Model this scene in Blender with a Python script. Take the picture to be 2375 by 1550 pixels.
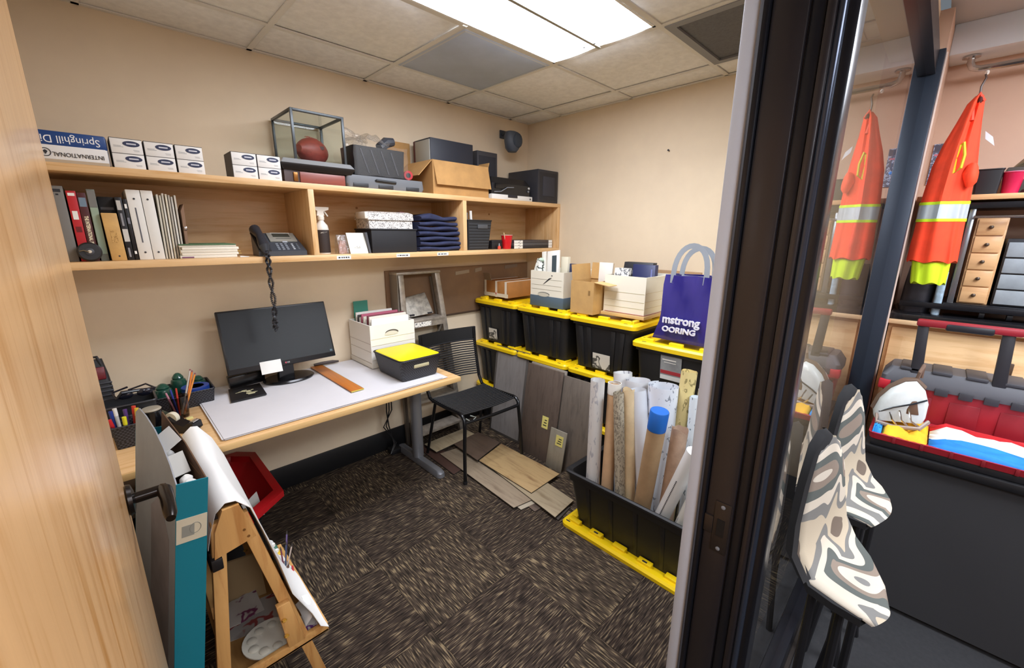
import bpy, bmesh, math, random
from mathutils import Vector as V, Matrix, noise
random.seed(7)
SC = bpy.context.scene
COL = SC.collection
for o in list(bpy.data.objects):
    bpy.data.objects.remove(o)

# ------------------------------------------------------------------ camera
YAW, PITCH, ROLL, CAMZ = 0.77807, 0.23773, 0.0055, 1.55
cd = bpy.data.cameras.new('camera'); cam = bpy.data.objects.new('camera', cd); COL.objects.link(cam)
cd.sensor_width = 36.0; cd.sensor_fit = 'HORIZONTAL'; cd.lens = 961.8 * 36 / 2375; cd.clip_start = 0.01
fw = V((math.sin(YAW)*math.cos(PITCH), math.cos(YAW)*math.cos(PITCH), -math.sin(PITCH)))
rt = V((math.cos(YAW), -math.sin(YAW), 0)); up = rt.cross(fw)
r2 = rt*math.cos(ROLL)+up*math.sin(ROLL); u2 = -rt*math.sin(ROLL)+up*math.cos(ROLL)
cam.matrix_world = Matrix(((r2.x, u2.x, -fw.x, 0), (r2.y, u2.y, -fw.y, 0), (r2.z, u2.z, -fw.z, CAMZ), (0, 0, 0, 1)))
SC.camera = cam
# ------------------------------------------------------------------ world, exposure
w = bpy.data.worlds.new('world'); SC.world = w; w.use_nodes = True
w.node_tree.nodes['Background'].inputs[0].default_value = (0.8, 0.9, 1, 1)
w.node_tree.nodes['Background'].inputs[1].default_value = 0.15
SC.view_settings.view_transform = 'Standard'; SC.view_settings.look = 'None'
SC.view_settings.exposure = 0.32; SC.view_settings.gamma = 1.0; SC.view_settings.use_curve_mapping = False
ROOM_LAMP, OFFICE_FILL = 19.0, 24.0       # radiance of the room troffer lenses and of the added office panels

# ------------------------------------------------------------------ materials
def lin(h):
    h = h.lstrip('#')
    out = []
    for i in (0, 2, 4):
        c = int(h[i:i+2], 16)/255
        out.append(c/12.92 if c <= 0.04045 else ((c+0.055)/1.055)**2.4)
    return (*out, 1)
MATS = {}
def nodes_of(key):
    m = bpy.data.materials.new(key); m.use_nodes = True
    nt = m.node_tree; return m, nt, nt.nodes['Principled BSDF']
def coords(nt, scale=(1, 1, 1), kind='Object', rot=(0, 0, 0)):
    tc = nt.nodes.new('ShaderNodeTexCoord'); mp = nt.nodes.new('ShaderNodeMapping')
    nt.links.new(tc.outputs[kind], mp.inputs[0]); mp.inputs['Scale'].default_value = scale
    mp.inputs['Rotation'].default_value = rot
    return mp.outputs[0]
def ramp(nt, fac, stops, interp='LINEAR'):
    r = nt.nodes.new('ShaderNodeValToRGB'); r.color_ramp.interpolation = interp
    e = r.color_ramp.elements
    while len(e) < len(stops): e.new(0.5)
    for k, (p, c) in enumerate(stops):
        e[k].position = p; e[k].color = lin(c) if isinstance(c, str) else c
    nt.links.new(fac, r.inputs[0]); return r.outputs[0]
def noisetex(nt, vec, scale=5, detail=3, rough=.5, dist=0):
    n = nt.nodes.new('ShaderNodeTexNoise'); nt.links.new(vec, n.inputs['Vector'])
    n.inputs['Scale'].default_value = scale; n.inputs['Detail'].default_value = detail
    n.inputs['Roughness'].default_value = rough; n.inputs['Distortion'].default_value = dist
    return n.outputs['Fac']
def bump(nt, b, h, strength=.3, dist=.002):
    n = nt.nodes.new('ShaderNodeBump'); n.inputs['Strength'].default_value = strength
    n.inputs['Distance'].default_value = dist; nt.links.new(h, n.inputs['Height']); nt.links.new(n.outputs[0], b.inputs['Normal'])
def shade(h, k):
    h = h.lstrip('#'); return '%02x%02x%02x' % tuple(max(0, min(255, int(int(h[i:i+2], 16)*k))) for i in (0, 2, 4))
def mat(col, rough=.6, metal=0, vary=0, vs=8, bmp=0, bs=200, coat=0, spec=.5, alpha=1, sheen=0):
    key = '%s_%g_%g_%g_%g_%g_%g_%g_%g' % (col, rough, metal, vary, vs, bmp, bs, coat, alpha)
    if key in MATS: return MATS[key]
    m, nt, b = nodes_of(key)
    b.inputs['Base Color'].default_value = lin(col); b.inputs['Roughness'].default_value = rough
    b.inputs['Metallic'].default_value = metal; b.inputs['Coat Weight'].default_value = coat
    b.inputs['Coat Roughness'].default_value = .12; b.inputs['Specular IOR Level'].default_value = spec
    if sheen: b.inputs['Sheen Weight'].default_value = sheen
    if vary or bmp:
        vec = coords(nt)
        if vary:
            f = noisetex(nt, vec, vs, 4, .6)
            nt.links.new(ramp(nt, f, [(.3, shade(col, 1-vary)), (.7, shade(col, 1+vary))]), b.inputs['Base Color'])
        if bmp: bump(nt, b, noisetex(nt, vec, bs, 2), bmp, .001)
    MATS[key] = m; return m
def wood(c1, c2, stretch=(3, 3, 40), rough=.42, coat=.2, scale=1.6, key=''):
    k = 'wood%s%s%s%s' % (c1, c2, stretch, key)
    if k in MATS: return MATS[k]
    m, nt, b = nodes_of(k); vec = coords(nt, stretch)
    f = noisetex(nt, vec, scale, 5, .65, .6)
    nt.links.new(ramp(nt, f, [(.3, c1), (.5, shade(c2, .97)), (.7, c2)]), b.inputs['Base Color'])
    b.inputs['Roughness'].default_value = rough; b.inputs['Coat Weight'].default_value = coat; b.inputs['Coat Roughness'].default_value = .2
    bump(nt, b, f, .08, .001); MATS[k] = m; return m
def printed(base, ink, scale=(60, 60, 60), thr=.56, rough=.7, key=''):
    k = 'print%s%s%s%s%s' % (base, ink, scale, thr, key)
    if k in MATS: return MATS[k]
    m, nt, b = nodes_of(k); f = noisetex(nt, coords(nt, scale), 1, 2, .5, .4)
    nt.links.new(ramp(nt, f, [(thr, base), (thr+.03, ink), (thr+.09, ink), (thr+.12, base)]), b.inputs['Base Color'])
    b.inputs['Roughness'].default_value = rough; MATS[k] = m; return m
def bands(key, stops, scale=(5, 5, 5), dist=1.2, rough=.8, bs=300):
    m, nt, b = nodes_of(key); f = noisetex(nt, coords(nt, scale), 1, .6, .4, dist)
    nt.links.new(ramp(nt, f, stops, 'CONSTANT'), b.inputs['Base Color']); b.inputs['Roughness'].default_value = rough
    bump(nt, b, noisetex(nt, coords(nt), bs, 2), .2, .001); return m
def glassy(key, col=(1, 1, 1, 1), ior=1.45, gain=1.0, rough=0.0, crumple=0, haze=0):
    m = bpy.data.materials.new(key); m.use_nodes = True; nt = m.node_tree
    for n in list(nt.nodes): nt.nodes.remove(n)
    out = nt.nodes.new('ShaderNodeOutputMaterial'); mix = nt.nodes.new('ShaderNodeMixShader')
    tr = nt.nodes.new('ShaderNodeBsdfTransparent'); gl = nt.nodes.new('ShaderNodeBsdfGlossy')
    tr.inputs[0].default_value = col; gl.inputs['Roughness'].default_value = rough
    fr = nt.nodes.new('ShaderNodeFresnel'); fr.inputs[0].default_value = ior
    geo = nt.nodes.new('ShaderNodeNewGeometry'); mm = nt.nodes.new('ShaderNodeMath'); mm.operation = 'SUBTRACT'
    mm.inputs[0].default_value = 1; nt.links.new(geo.outputs['Backfacing'], mm.inputs[1])
    mu = nt.nodes.new('ShaderNodeMath'); mu.operation = 'MULTIPLY'; nt.links.new(fr.outputs[0], mu.inputs[0]); nt.links.new(mm.outputs[0], mu.inputs[1])
    mg = nt.nodes.new('ShaderNodeMath'); mg.operation = 'MULTIPLY'; mg.use_clamp = True
    nt.links.new(mu.outputs[0], mg.inputs[0]); mg.inputs[1].default_value = gain
    nt.links.new(mg.outputs[0], mix.inputs[0]); nt.links.new(tr.outputs[0], mix.inputs[1]); nt.links.new(gl.outputs[0], mix.inputs[2])
    if crumple:
        bn = nt.nodes.new('ShaderNodeBump'); bn.inputs['Strength'].default_value = .9; bn.inputs['Distance'].default_value = .02
        nt.links.new(noisetex(nt, coords(nt), crumple, 3, .6, 1.5), bn.inputs['Height'])
        nt.links.new(bn.outputs[0], gl.inputs['Normal']); nt.links.new(bn.outputs[0], fr.inputs['Normal'])
    if haze:
        df = nt.nodes.new('ShaderNodeBsdfDiffuse'); df.inputs[0].default_value = (.9, .9, .88, 1); mh = nt.nodes.new('ShaderNodeMixShader'); mh.inputs[0].default_value = haze
        nt.links.new(mix.outputs[0], mh.inputs[1]); nt.links.new(df.outputs[0], mh.inputs[2]); nt.links.new(mh.outputs[0], out.inputs[0]); return m
    nt.links.new(mix.outputs[0], out.inputs[0]); return m
def emit(key, col, s):
    m = bpy.data.materials.new(key); m.use_nodes = True; nt = m.node_tree; b = nt.nodes['Principled BSDF']
    b.inputs['Base Color'].default_value = lin('#f4f4f0'); b.inputs['Emission Color'].default_value = lin(col); b.inputs['Emission Strength'].default_value = s
    return m

# ------------------------------------------------------------------ builders
class B:
    def __init__(s, M=None): s.bm = bmesh.new(); s.M = M or Matrix()
    def mesh(s, vs, fs):
        v = [s.bm.verts.new(s.M @ V(p)) for p in vs]
        out = []
        for f in fs:
            try: out.append(s.bm.faces.new([v[i] for i in f]))
            except ValueError: pass
        return v, out
    def hexa(s, p, bev=0):
        v, f = s.mesh(p, [(3, 2, 1, 0), (4, 5, 6, 7), (0, 1, 5, 4), (1, 2, 6, 5), (2, 3, 7, 6), (3, 0, 4, 7)])
        if bev: bmesh.ops.bevel(s.bm, geom=list({e for q in f for e in q.edges}), offset=bev, segments=2, affect='EDGES', profile=.5)
        return s
    def box(s, x0, x1, y0, y1, z0, z1, bev=0):
        return s.hexa([(x0, y0, z0), (x1, y0, z0), (x1, y1, z0), (x0, y1, z0), (x0, y0, z1), (x1, y0, z1), (x1, y1, z1), (x0, y1, z1)], bev)
    def loft(s, rings, cap0=True, cap1=True, closed=False):
        n = len(rings[0]); vs = [p for r in rings for p in r]; fs = []
        m = len(rings)
        for k in range(m if closed else m-1):
            a, b = k*n, ((k+1) % m)*n
            for i in range(n):
                j = (i+1) % n; fs.append((a+i, a+j, b+j, b+i))
        if cap0 and not closed: fs.append(tuple(range(n-1, -1, -1)))
        if cap1 and not closed: fs.append(tuple((m-1)*n+i for i in range(n)))
        s.mesh(vs, fs); return s
    def prism(s, pts, d):          # pts: 3D polygon, d: extrusion vector
        d = V(d); return s.loft([[V(p) for p in pts], [V(p)+d for p in pts]])
    def cyl(s, p, q, r, r2=None, n=16, cap=True):
        p, q = V(p), V(q); r2 = r if r2 is None else r2; a = (q-p).normalized()
        x = a.orthogonal().normalized(); y = a.cross(x)
        rg = lambda c, rr: [c+x*math.cos(2*math.pi*i/n)*rr+y*math.sin(2*math.pi*i/n)*rr for i in range(n)]
        return s.loft([rg(p, r), rg(q, r2)], cap, cap)
    def lathe(s, prof, c, n=20, ax=(0, 0, 1), caps=True):
        a = V(ax).normalized(); x = a.orthogonal().normalized(); y = a.cross(x); c = V(c)
        return s.loft([[c+a*z+x*math.cos(2*math.pi*i/n)*r+y*math.sin(2*math.pi*i/n)*r for i in range(n)] for r, z in prof], caps, caps)
    def tube(s, path, r, n=8, closed=False):
        path = [V(p) for p in path]; m = len(path); rings = []; x = None
        for k in range(m):
            if closed: t = path[(k+1) % m]-path[k-1]
            else: t = path[min(k+1, m-1)]-path[max(k-1, 0)]
            t.normalize()
            if x is None: x = t.orthogonal().normalized()
            x = (x-t*x.dot(t)).normalized(); y = t.cross(x)
            rr = r[k] if isinstance(r, (list, tuple)) else r
            rings.append([path[k]+x*math.cos(2*math.pi*i/n)*rr+y*math.sin(2*math.pi*i/n)*rr for i in range(n)])
        return s.loft(rings, closed=closed)
    def sheet(s, rows, th=None):   # grid of points, th: thickness vector
        nr, nc = len(rows), len(rows[0]); vs = [V(p) for r in rows for p in r]; fs = []
        for i in range(nr-1):
            for j in range(nc-1):
                a = i*nc+j; fs.append((a, a+1, a+nc+1, a+nc))
        if th is None: s.mesh(vs, fs); return s
        t = V(th); N = len(vs); vs2 = vs+[p+t for p in vs]; fs2 = [tuple(reversed(f)) for f in fs]+[tuple(i+N for i in f) for f in fs]
        edge = [(j, j+1) for j in range(nc-1)]+[((nr-1)*nc+j+1, (nr-1)*nc+j) for j in range(nc-1)]
        edge += [((i+1)*nc, i*nc) for i in range(nr-1)]+[(i*nc+nc-1, (i+1)*nc+nc-1) for i in range(nr-1)]
        fs2 += [(a, b, b+N, a+N) for a, b in edge]
        s.mesh(vs2, fs2); return s
    def ball(s, c, r, sc=(1, 1, 1), n=14, R=None):
        pr = []; c = V(c); R = R or Matrix.Identity(3)
        rings = []
        for k in range(1, n//2):
            th = math.pi*k/(n//2)
            rings.append([c+R @ V((math.sin(th)*math.cos(2*math.pi*i/n)*r*sc[0], math.sin(th)*math.sin(2*math.pi*i/n)*r*sc[1], -math.cos(th)*r*sc[2])) for i in range(n)])
        return s.loft(rings)
    def jitter(s, amp, freq, seed=0):
        for v in s.bm.verts:
            v.co += noise.noise_vector(v.co*freq+V((seed*7.3, seed*3.1, seed)))*amp
        return s
    def bevel(s, w, seg=2, ang=.5):
        es = [e for e in s.bm.edges if len(e.link_faces) == 2 and e.calc_face_angle(0) > ang]
        bmesh.ops.bevel(s.bm, geom=es, offset=w, segments=seg, affect='EDGES', profile=.5); return s
def rr(x0, x1, y0, y1, r, z, n=4):      # rounded rectangle ring
    out = []
    for cx, cy, a0 in ((x1-r, y0+r, -90), (x1-r, y1-r, 0), (x0+r, y1-r, 90), (x0+r, y0+r, 180)):
        for k in range(n+1):
            a = math.radians(a0+90*k/n); out.append(V((cx+r*math.cos(a), cy+r*math.sin(a), z)))
    return out
TM = {}
def finish(bm, name, smooth=35):
    bmesh.ops.recalc_face_normals(bm, faces=bm.faces[:])
    th = math.radians(smooth)
    for f in bm.faces: f.smooth = True
    for e in bm.edges: e.smooth = len(e.link_faces) == 2 and e.calc_face_angle(3) < th
    me = bpy.data.meshes.new(name); bm.to_mesh(me); bm.free(); return me
def part(name, b, m, parent, label=None, smooth=35, kind=None):
    me = finish(b.bm, name, smooth); T = TM[parent.name]
    me.transform(T.inverted()); me.materials.append(m)
    o = bpy.data.objects.new(name, me); COL.objects.link(o); o.parent = parent; TM[o.name] = T
    if label: o['label'] = label
    if kind: o['kind'] = kind
    return o
def tag(o, label, cat, group=None):
    o['label'] = label; o['category'] = cat
    if group: o['group'] = group
    return o
def thing(name, label, cat, loc=(0, 0, 0), rot=(0, 0, 0), group=None):
    o = bpy.data.objects.new(name, None); COL.objects.link(o); o.empty_display_size = .05
    from mathutils import Euler
    M = Matrix.Translation(loc) @ Euler(rot).to_matrix().to_4x4(); o.matrix_world = M; TM[o.name] = M
    return tag(o, label, cat, group)
def solo(name, b, m, label, cat, group=None, smooth=35):
    me = finish(b.bm, name, smooth); vs = [v.co for v in me.vertices]
    c = V(((min(v.x for v in vs)+max(v.x for v in vs))/2, (min(v.y for v in vs)+max(v.y for v in vs))/2, min(v.z for v in vs)))
    T = Matrix.Translation(c); me.transform(T.inverted()); me.materials.append(m)
    o = bpy.data.objects.new(name, me); COL.objects.link(o); o.matrix_world = T; TM[o.name] = T
    return tag(o, label, cat, group)
def struct(name, b, m, smooth=35):
    me = finish(b.bm, name, smooth); me.materials.append(m)
    o = bpy.data.objects.new(name, me); COL.objects.link(o); o['kind'] = 'structure'; TM[o.name] = Matrix(); return o
def text(s, size, M, m, parent, name='lettering', ext=.0004, align='CENTER', bold=0, sx=1):
    cu = bpy.data.curves.new('t', 'FONT'); cu.body = s; cu.size = size; cu.align_x = align; cu.align_y = 'CENTER'; cu.extrude = ext; cu.offset = bold; cu.resolution_u = 3
    o = bpy.data.objects.new('t', cu); COL.objects.link(o)
    bpy.context.view_layer.update()
    me = bpy.data.meshes.new_from_object(o.evaluated_get(bpy.context.evaluated_depsgraph_get()))
    bpy.data.objects.remove(o); bpy.data.curves.remove(cu)
    me.transform(M @ Matrix.Diagonal((sx, 1, 1, 1))); me.transform(TM[parent.name].inverted()); me.materials.clear(); me.materials.append(m)
    r = bpy.data.objects.new(name, me); COL.objects.link(r); r.parent = parent; TM[r.name] = TM[parent.name]; return r
def plane_m(o, xa, ya):                # placement matrix: text x-axis, y-axis
    xa, ya = V(xa).normalized(), V(ya).normalized(); z = xa.cross(ya)
    return Matrix(((xa.x, ya.x, z.x, o[0]), (xa.y, ya.y, z.y, o[1]), (xa.z, ya.z, z.z, o[2]), (0, 0, 0, 1)))
def MX(o, rz=0, rx=0, ry=0):
    from mathutils import Euler
    return Matrix.Translation(o) @ Euler((rx, ry, rz)).to_matrix().to_4x4()

MAPLE = wood('cf9c5f', 'e6bd88', (2, 30, 30), key='x'); MAPLEV = wood('cf9c5f', 'e6bd88', (30, 30, 2), key='z'); MAPLEY = wood('cf9c5f', 'e6bd88', (30, 2, 30), key='y')
WHITE = mat('#efece4', .55); PAPER = mat('#eeebe6', .7, vary=.02, vs=6); BLACK = mat('#17171a', .45); BLACKG = mat('#111114', .22); DGREY = mat('#33353a', .5)
CARD = mat('#b98d55', .8, vary=.05, vs=12); KRAFT = mat('#b08a58', .8, vary=.06, vs=20); GREY = mat('#7e8288', .45); CHROME = mat('#c8c8c8', .15, 1); INK = mat('#25252b', .6); NAVY = mat('#20264a', .7)
YEL = mat('#f3cd10', .38, coat=.1); BINBLK = mat('#1b1b1d', .5, bmp=.05, bs=400); RED = mat('#b0161d', .4); SCRIB = printed('#efeade', '#4a4a50', (90, 90, 90))
GLASS = glassy('pane_glass', (.96, .98, .97, 1), 1.5); SIDELIGHT = glassy('sidelight_glass', (.93, .95, .94, 1), 1.52, 1.3); FILM = glassy('clear_film', (.97, .96, .94, 1), 1.6, 2.6, .12, 30, .05)
# ================================================================== the setting
XL, XR, YB, YI, YO, ZC = -0.17, 2.754, 2.616, 0.32, 0.14, 2.4385
WALL = mat('#e6d3b6', .85, vary=.02, vs=3, bmp=.12, bs=150)
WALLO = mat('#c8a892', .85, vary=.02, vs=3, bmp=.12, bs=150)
struct('wall_back', B().box(XL-.1, XR+.1, YB, YB+.1, 0, ZC+.1), WALL)
struct('wall_right', B().box(XR, XR+.1, YI, YB, 0, ZC+.1), WALL)
struct('wall_left', B().box(XL-.1, XL, YO+.02, YB, 0, ZC+.1), WALL)
struct('wall_front_header', B().box(-.06, 2.6, .17, YI-.02, 2.28, ZC), WALL)
struct('wall_front_end', B().box(2.6, XR+.1, .128, YI, 0, ZC), WALLO)
struct('wall_front_hinge', B().box(XL-.1, -.09, .16, YI, 0, ZC), WALL)
bb = mat('#141416', .5)
struct('baseboard_back', B().box(XL, XR, YB-.012, YB, 0, .15, .003), bb)
struct('baseboard_right', B().box(XR-.012, XR, YI, YB-.012, 0, .15, .003), bb)
struct('baseboard_left', B().box(XL, XL+.012, YI, YB-.012, 0, .15, .003), bb)

# floor: quarter-turned carpet tiles
def carpet(key, along_x):
    m, nt, b = nodes_of(key)
    vec = coords(nt, (19, 190, 1) if along_x else (190, 19, 1))
    f = noisetex(nt, vec, 1, 1.2, .4, 0)
    f2 = noisetex(nt, coords(nt, (9, 9, 1)), 1, 2)
    mx = nt.nodes.new('ShaderNodeMath'); mx.operation = 'MULTIPLY_ADD'; nt.links.new(f2, mx.inputs[0]); mx.inputs[1].default_value = .16; mx.inputs[2].default_value = -.08
    ad = nt.nodes.new('ShaderNodeMath'); nt.links.new(f, ad.inputs[0]); nt.links.new(mx.outputs[0], ad.inputs[1])
    nt.links.new(ramp(nt, ad.outputs[0], [(.34, '251f1b' if along_x else '2a241e'), (.5, '3c322b' if along_x else '443930'), (.58, '483d34' if along_x else '52463a'), (.67, '75654f' if along_x else '857358'), (.8, '8c7b62')]), b.inputs['Base Color'])
    b.inputs['Roughness'].default_value = .95; b.inputs['Specular IOR Level'].default_value = .1
    bump(nt, b, ad.outputs[0], .9, .006); return m
fl = struct('floor', B().box(XL-.1, XR+.1, .13, YB+.1, -.05, -.004), mat('#2a231e', .95))
CA, CB = carpet('carpet_x', True), carpet('carpet_y', False)
T0 = .4572
tile_me = {}
for i in range(-3, 6):
    for j in range(-2, 6):
        x0, y0 = .7145+i*T0, .7145+j*T0
        xa, xb, ya, yb = max(x0, XL), min(x0+T0, XR), max(y0, .25), min(y0+T0, YB)
        if xb-xa < .02 or yb-ya < .02: continue
        part('carpet_tile', B().box(xa+.0006, xb-.0006, ya+.0006, yb-.0006, -.004, 0), CA if (i+j) % 2 == 0 else CB, fl)
struct('threshold', B().box(-.06, .86, .13, .25, -.004, .004, .002), mat('#2b2b2e', .4, .6))

# ceiling: 2 x 2 ft lay-in tiles on a T-bar grid
cl = struct('ceiling', B().box(XL-.1, XR+.1, .3, YB+.1, ZC+.1, ZC+.15), mat('#c4c0b8', .9))
CT = mat('#f4f3f0', .9, vary=.03, vs=30, bmp=.25, bs=260); TB = mat('#e6e3dc', .6)
GX, GY, S = .7070, 2.2560, .6096
xs = [XL]+[GX+k*S for k in range(-1, 4) if XL < GX+k*S < XR]+[XR]
ys = [.3]+sorted(GY-k*S for k in range(0, 4) if .3 < GY-k*S)+[YB]
def cell(x, y):    # which grid cell centre
    return None
LIGHT = (GX, GX+2*S, GY-2*S, GY-S); VENT1 = (GX+S, GX+2*S, GY-S, GY); VENT2 = (GX+2*S, GX+3*S, GY-3*S, GY-2*S)
inside = lambda r, x, y: r[0] < x < r[1] and r[2] < y < r[3]
random.seed(3)
for a in range(len(xs)-1):
    for c in range(len(ys)-1):
        cx, cy = (xs[a]+xs[a+1])/2, (ys[c]+ys[c+1])/2
        if inside(LIGHT, cx, cy) or inside(VENT1, cx, cy) or inside(VENT2, cx, cy): continue
        dz = random.uniform(0, .004)
        part('ceiling_tile', B().box(xs[a]+.006, xs[a+1]-.006, ys[c]+.006, ys[c+1]-.006, ZC+.004+dz, ZC+.02+dz, .002), CT, cl)
for x in xs[1:-1]:
    for c in range(len(ys)-1):
        if inside(LIGHT, x, (ys[c]+ys[c+1])/2): continue
        part('grid_bar', B().box(x-.012, x+.012, ys[c], ys[c+1], ZC-.001, ZC+.004), TB, cl)
for y in ys[1:-1]:
    for a in range(len(xs)-1):
        part('grid_bar', B().box(xs[a]+.012, xs[a+1]-.012, y-.012, y+.012, ZC-.001, ZC+.004), TB, cl)
for nm, bx in (('wall_angle', (XL, XR, YB-.022, YB)),):
    part(nm, B().box(bx[0], bx[1], bx[2], bx[3], ZC-.001, ZC+.004), TB, cl)
part('wall_angle', B().box(XR-.022, XR, .3, YB-.022, ZC-.001, ZC+.004), TB, cl)

def troffer(label, r, s, z=ZC, col='#edf2ff'):
    x0, x1, y0, y1 = r
    t = thing('ceiling_light', label, 'ceiling light', ((x0+x1)/2, (y0+y1)/2, z))
    w = mat('#efeeea', .5); g = .014
    fr = B(); fr.box(x0+g, x1-g, y0+g, y0+g+.012, z-.002, z+.03); fr.box(x0+g, x1-g, y1-g-.012, y1-g, z-.002, z+.03)
    fr.box(x0+g, x0+g+.012, y0+g, y1-g, z-.002, z+.03); fr.box(x1-g-.012, x1-g, y0+g, y1-g, z-.002, z+.03)
    part('frame', fr, w, t)
    part('housing', B().box(x0+g, x1-g, y0+g, y1-g, z+.075, z+.085), w, t)
    e = emit('lens_'+label[:12], col, s); ym = (y0+y1)/2
    for k, (ya, yb) in enumerate(((y0+.028, ym-.008), (ym+.008, y1-.028))):
        rows = []
        for i in range(9):
            u = i/8; y = ya+(yb-ya)*u; zz = z-.001-.006*math.sin(math.pi*u)
            rows.append([(x0+.028, y, zz), (x1-.028, y, zz)])
        part('lens', B().sheet(rows), e, t)
    part('centre_bar', B().box(x0+g, x1-g, ym-.008, ym+.008, z-.008, z+.03), mat('#a9a698', .5), t)
    for xx in (x0+.1, x1-.1):
        for yy in (ym-.03, ym+.03): part('lens_clip', B().cyl((xx, yy, z-.02), (xx, yy, z+.02), .006), GREY, t)
    return t
troffer('bright two-lens fluorescent troffer set in the tiled office ceiling', LIGHT, ROOM_LAMP)
# air panels
t = thing('air_panel', 'bluish grey flat air panel next to the bright troffer', 'air vent', (VENT1[0]+S/2, VENT1[2]+S/2, ZC))
part('panel', B().box(VENT1[0]+.014, VENT1[1]-.014, VENT1[2]+.014, VENT1[3]-.014, ZC-.004, ZC+.012, .004), mat('#b3bfd2', .55, vary=.04, vs=4), t)
part('frame', B().loft([rr(VENT1[0]+.012, VENT1[1]-.012, VENT1[2]+.012, VENT1[3]-.012, .004, ZC-.002), rr(VENT1[0]+.03, VENT1[1]-.03, VENT1[2]+.03, VENT1[3]-.03, .004, ZC-.006), rr(VENT1[0]+.03, VENT1[1]-.03, VENT1[2]+.03, VENT1[3]-.03, .004, ZC+.005), rr(VENT1[0]+.012, VENT1[1]-.012, VENT1[2]+.012, VENT1[3]-.012, .004, ZC+.005)], closed=True), mat('#c9cdd1', .5), t)
t = thing('return_grille', 'dark grey perforated return air grille at the ceiling edge by the doorway', 'air vent', (VENT2[0]+S/2, VENT2[2]+S/2, ZC))
part('grille_plate', B().box(VENT2[0]+.05, VENT2[1]-.05, VENT2[2]+.05, VENT2[3]-.05, ZC+.006, ZC+.016), mat('#56575a', .6, vary=.1, vs=90), t)
part('frame', B().loft([rr(VENT2[0]+.012, VENT2[1]-.012, VENT2[2]+.012, VENT2[3]-.012, .004, ZC-.004), rr(VENT2[0]+.05, VENT2[1]-.05, VENT2[2]+.05, VENT2[3]-.05, .004, ZC-.004), rr(VENT2[0]+.05, VENT2[1]-.05, VENT2[2]+.05, VENT2[3]-.05, .004, ZC+.012), rr(VENT2[0]+.012, VENT2[1]-.012, VENT2[2]+.012, VENT2[3]-.012, .004, ZC+.012)], closed=True), mat('#8c8d8f', .6), t)

# door frame, door, sidelight glass
JX = .85
FRAME = mat('#272325', .32, .1, vary=.08, vs=3, coat=.15); FRAMED = mat('#1b1c22', .28, .3)
d = struct('door_frame', B().box(JX+.01, JX+.075, .205, .276, 0, 2.2), FRAME)
part('jamb_face', B().box(JX, JX+.02, .209, .262, 0, 2.2, .002), FRAME, d)
part('inner_casing', B().box(JX-.003, JX+.07, .277, .307, 0, 2.2, .006), mat('#c6ccd8', .4, .1), d)
part('door_stop', B().box(JX-.008, JX+.02, .263, .2745, 0, 2.2, .003), FRAMED, d)
part('gasket', B().cyl((JX-.005, .2755, 0), (JX-.005, .2755, 2.2), .0035, n=8), mat('#45464c', .4), d)
part('outer_moulding', B().box(JX+.004, JX+.06, .186, .207, 0, 2.2, .004), FRAMED, d)
part('outer_moulding', B().box(JX-.002, JX+.055, .172, .186, 0, 2.2, .004), FRAME, d)
part('outer_bead', B().cyl((JX+.008, .166, 0), (JX+.008, .166, 2.2), .007, n=12), mat('#3b4250', .2, .5), d)
part('outer_moulding', B().box(JX+.006, JX+.055, .144, .164, 0, 2.2, .004), FRAMED, d)
part('head', B().box(-.06, JX, .144, .323, 2.13, 2.28), FRAME, d)
part('hinge_jamb', B().box(-.092, -.045, .10, .163, 0, 2.28), FRAME, d)
pm = mat('#3a332f', .35, .5)
st = part('strike_plate', B().box(JX-.0025, JX+.002, .212, .244, .885, 1.005, .0015), pm, d)
part('latch_hole', B().box(JX-.004, JX-.001, .221, .236, .925, .965), mat('#08080a', .6), st)
part('strike_lip', B().box(JX-.0035, JX+.002, .244, .262, .925, .965, .001), pm, st)
for z in (.895, .995): part('screw', B().lathe([(.0045, 0), (.0045, .001), (.002, .002)], (JX-.0025, .228, z), 10, (-1, 0, 0)), GREY, st)

dm = wood('be8748', 'deb07a', (25, 25, 1.3), rough=.3, coat=.5, key='door')
DX0, DX1, DY0, DY1 = -.085, -.04, .166, 1.17
dr = struct('door_1', B().box(DX0, DX1, DY0, DY1, .012, 2.1, .002), dm)
part('edge_band', B().box(DX0+.003, DX1-.003, DY1-.001, DY1+.002, .012, 2.1), MAPLEV, dr)
bz = mat('#2a2522', .25, .7)
ha = part('lever_handle', B().lathe([(.03, 0), (.033, .003), (.031, .01), (.016, .014)], (DX1, 1.11, 1.0), 24, (1, 0, 0)), bz, dr)
part('spindle', B().cyl((DX1+.01, 1.11, 1.0), (DX1+.066, 1.11, 1.0), .0115, n=18), bz, ha)
part('lever', B().tube([(DX1+.058, 1.114, 1.0), (DX1+.062, 1.1, 1.0), (DX1+.062, 1.05, .999), (DX1+.061, 1.005, .995), (DX1+.060, .99, .992)], [.012, .014, .013, .0115, .008], 14), bz, ha)
hb = part('lever_handle', B().lathe([(.03, 0), (.033, .003), (.031, .01), (.016, .014)], (DX0, 1.11, 1.0), 24, (-1, 0, 0)), bz, dr)
part('lever', B().tube([(DX0-.04, 1.112, 1.0), (DX0-.045, 1.08, 1.0), (DX0-.045, 1.0, .997)], [.012, .013, .009], 12), bz, hb)
part('spindle', B().cyl((DX0-.01, 1.11, 1.0), (DX0-.048, 1.11, 1.0), .0115), bz, hb)
part('latch_plate', B().box(-.075, -.05, DY1+.0015, DY1+.004, .93, 1.06), pm, dr)

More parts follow.
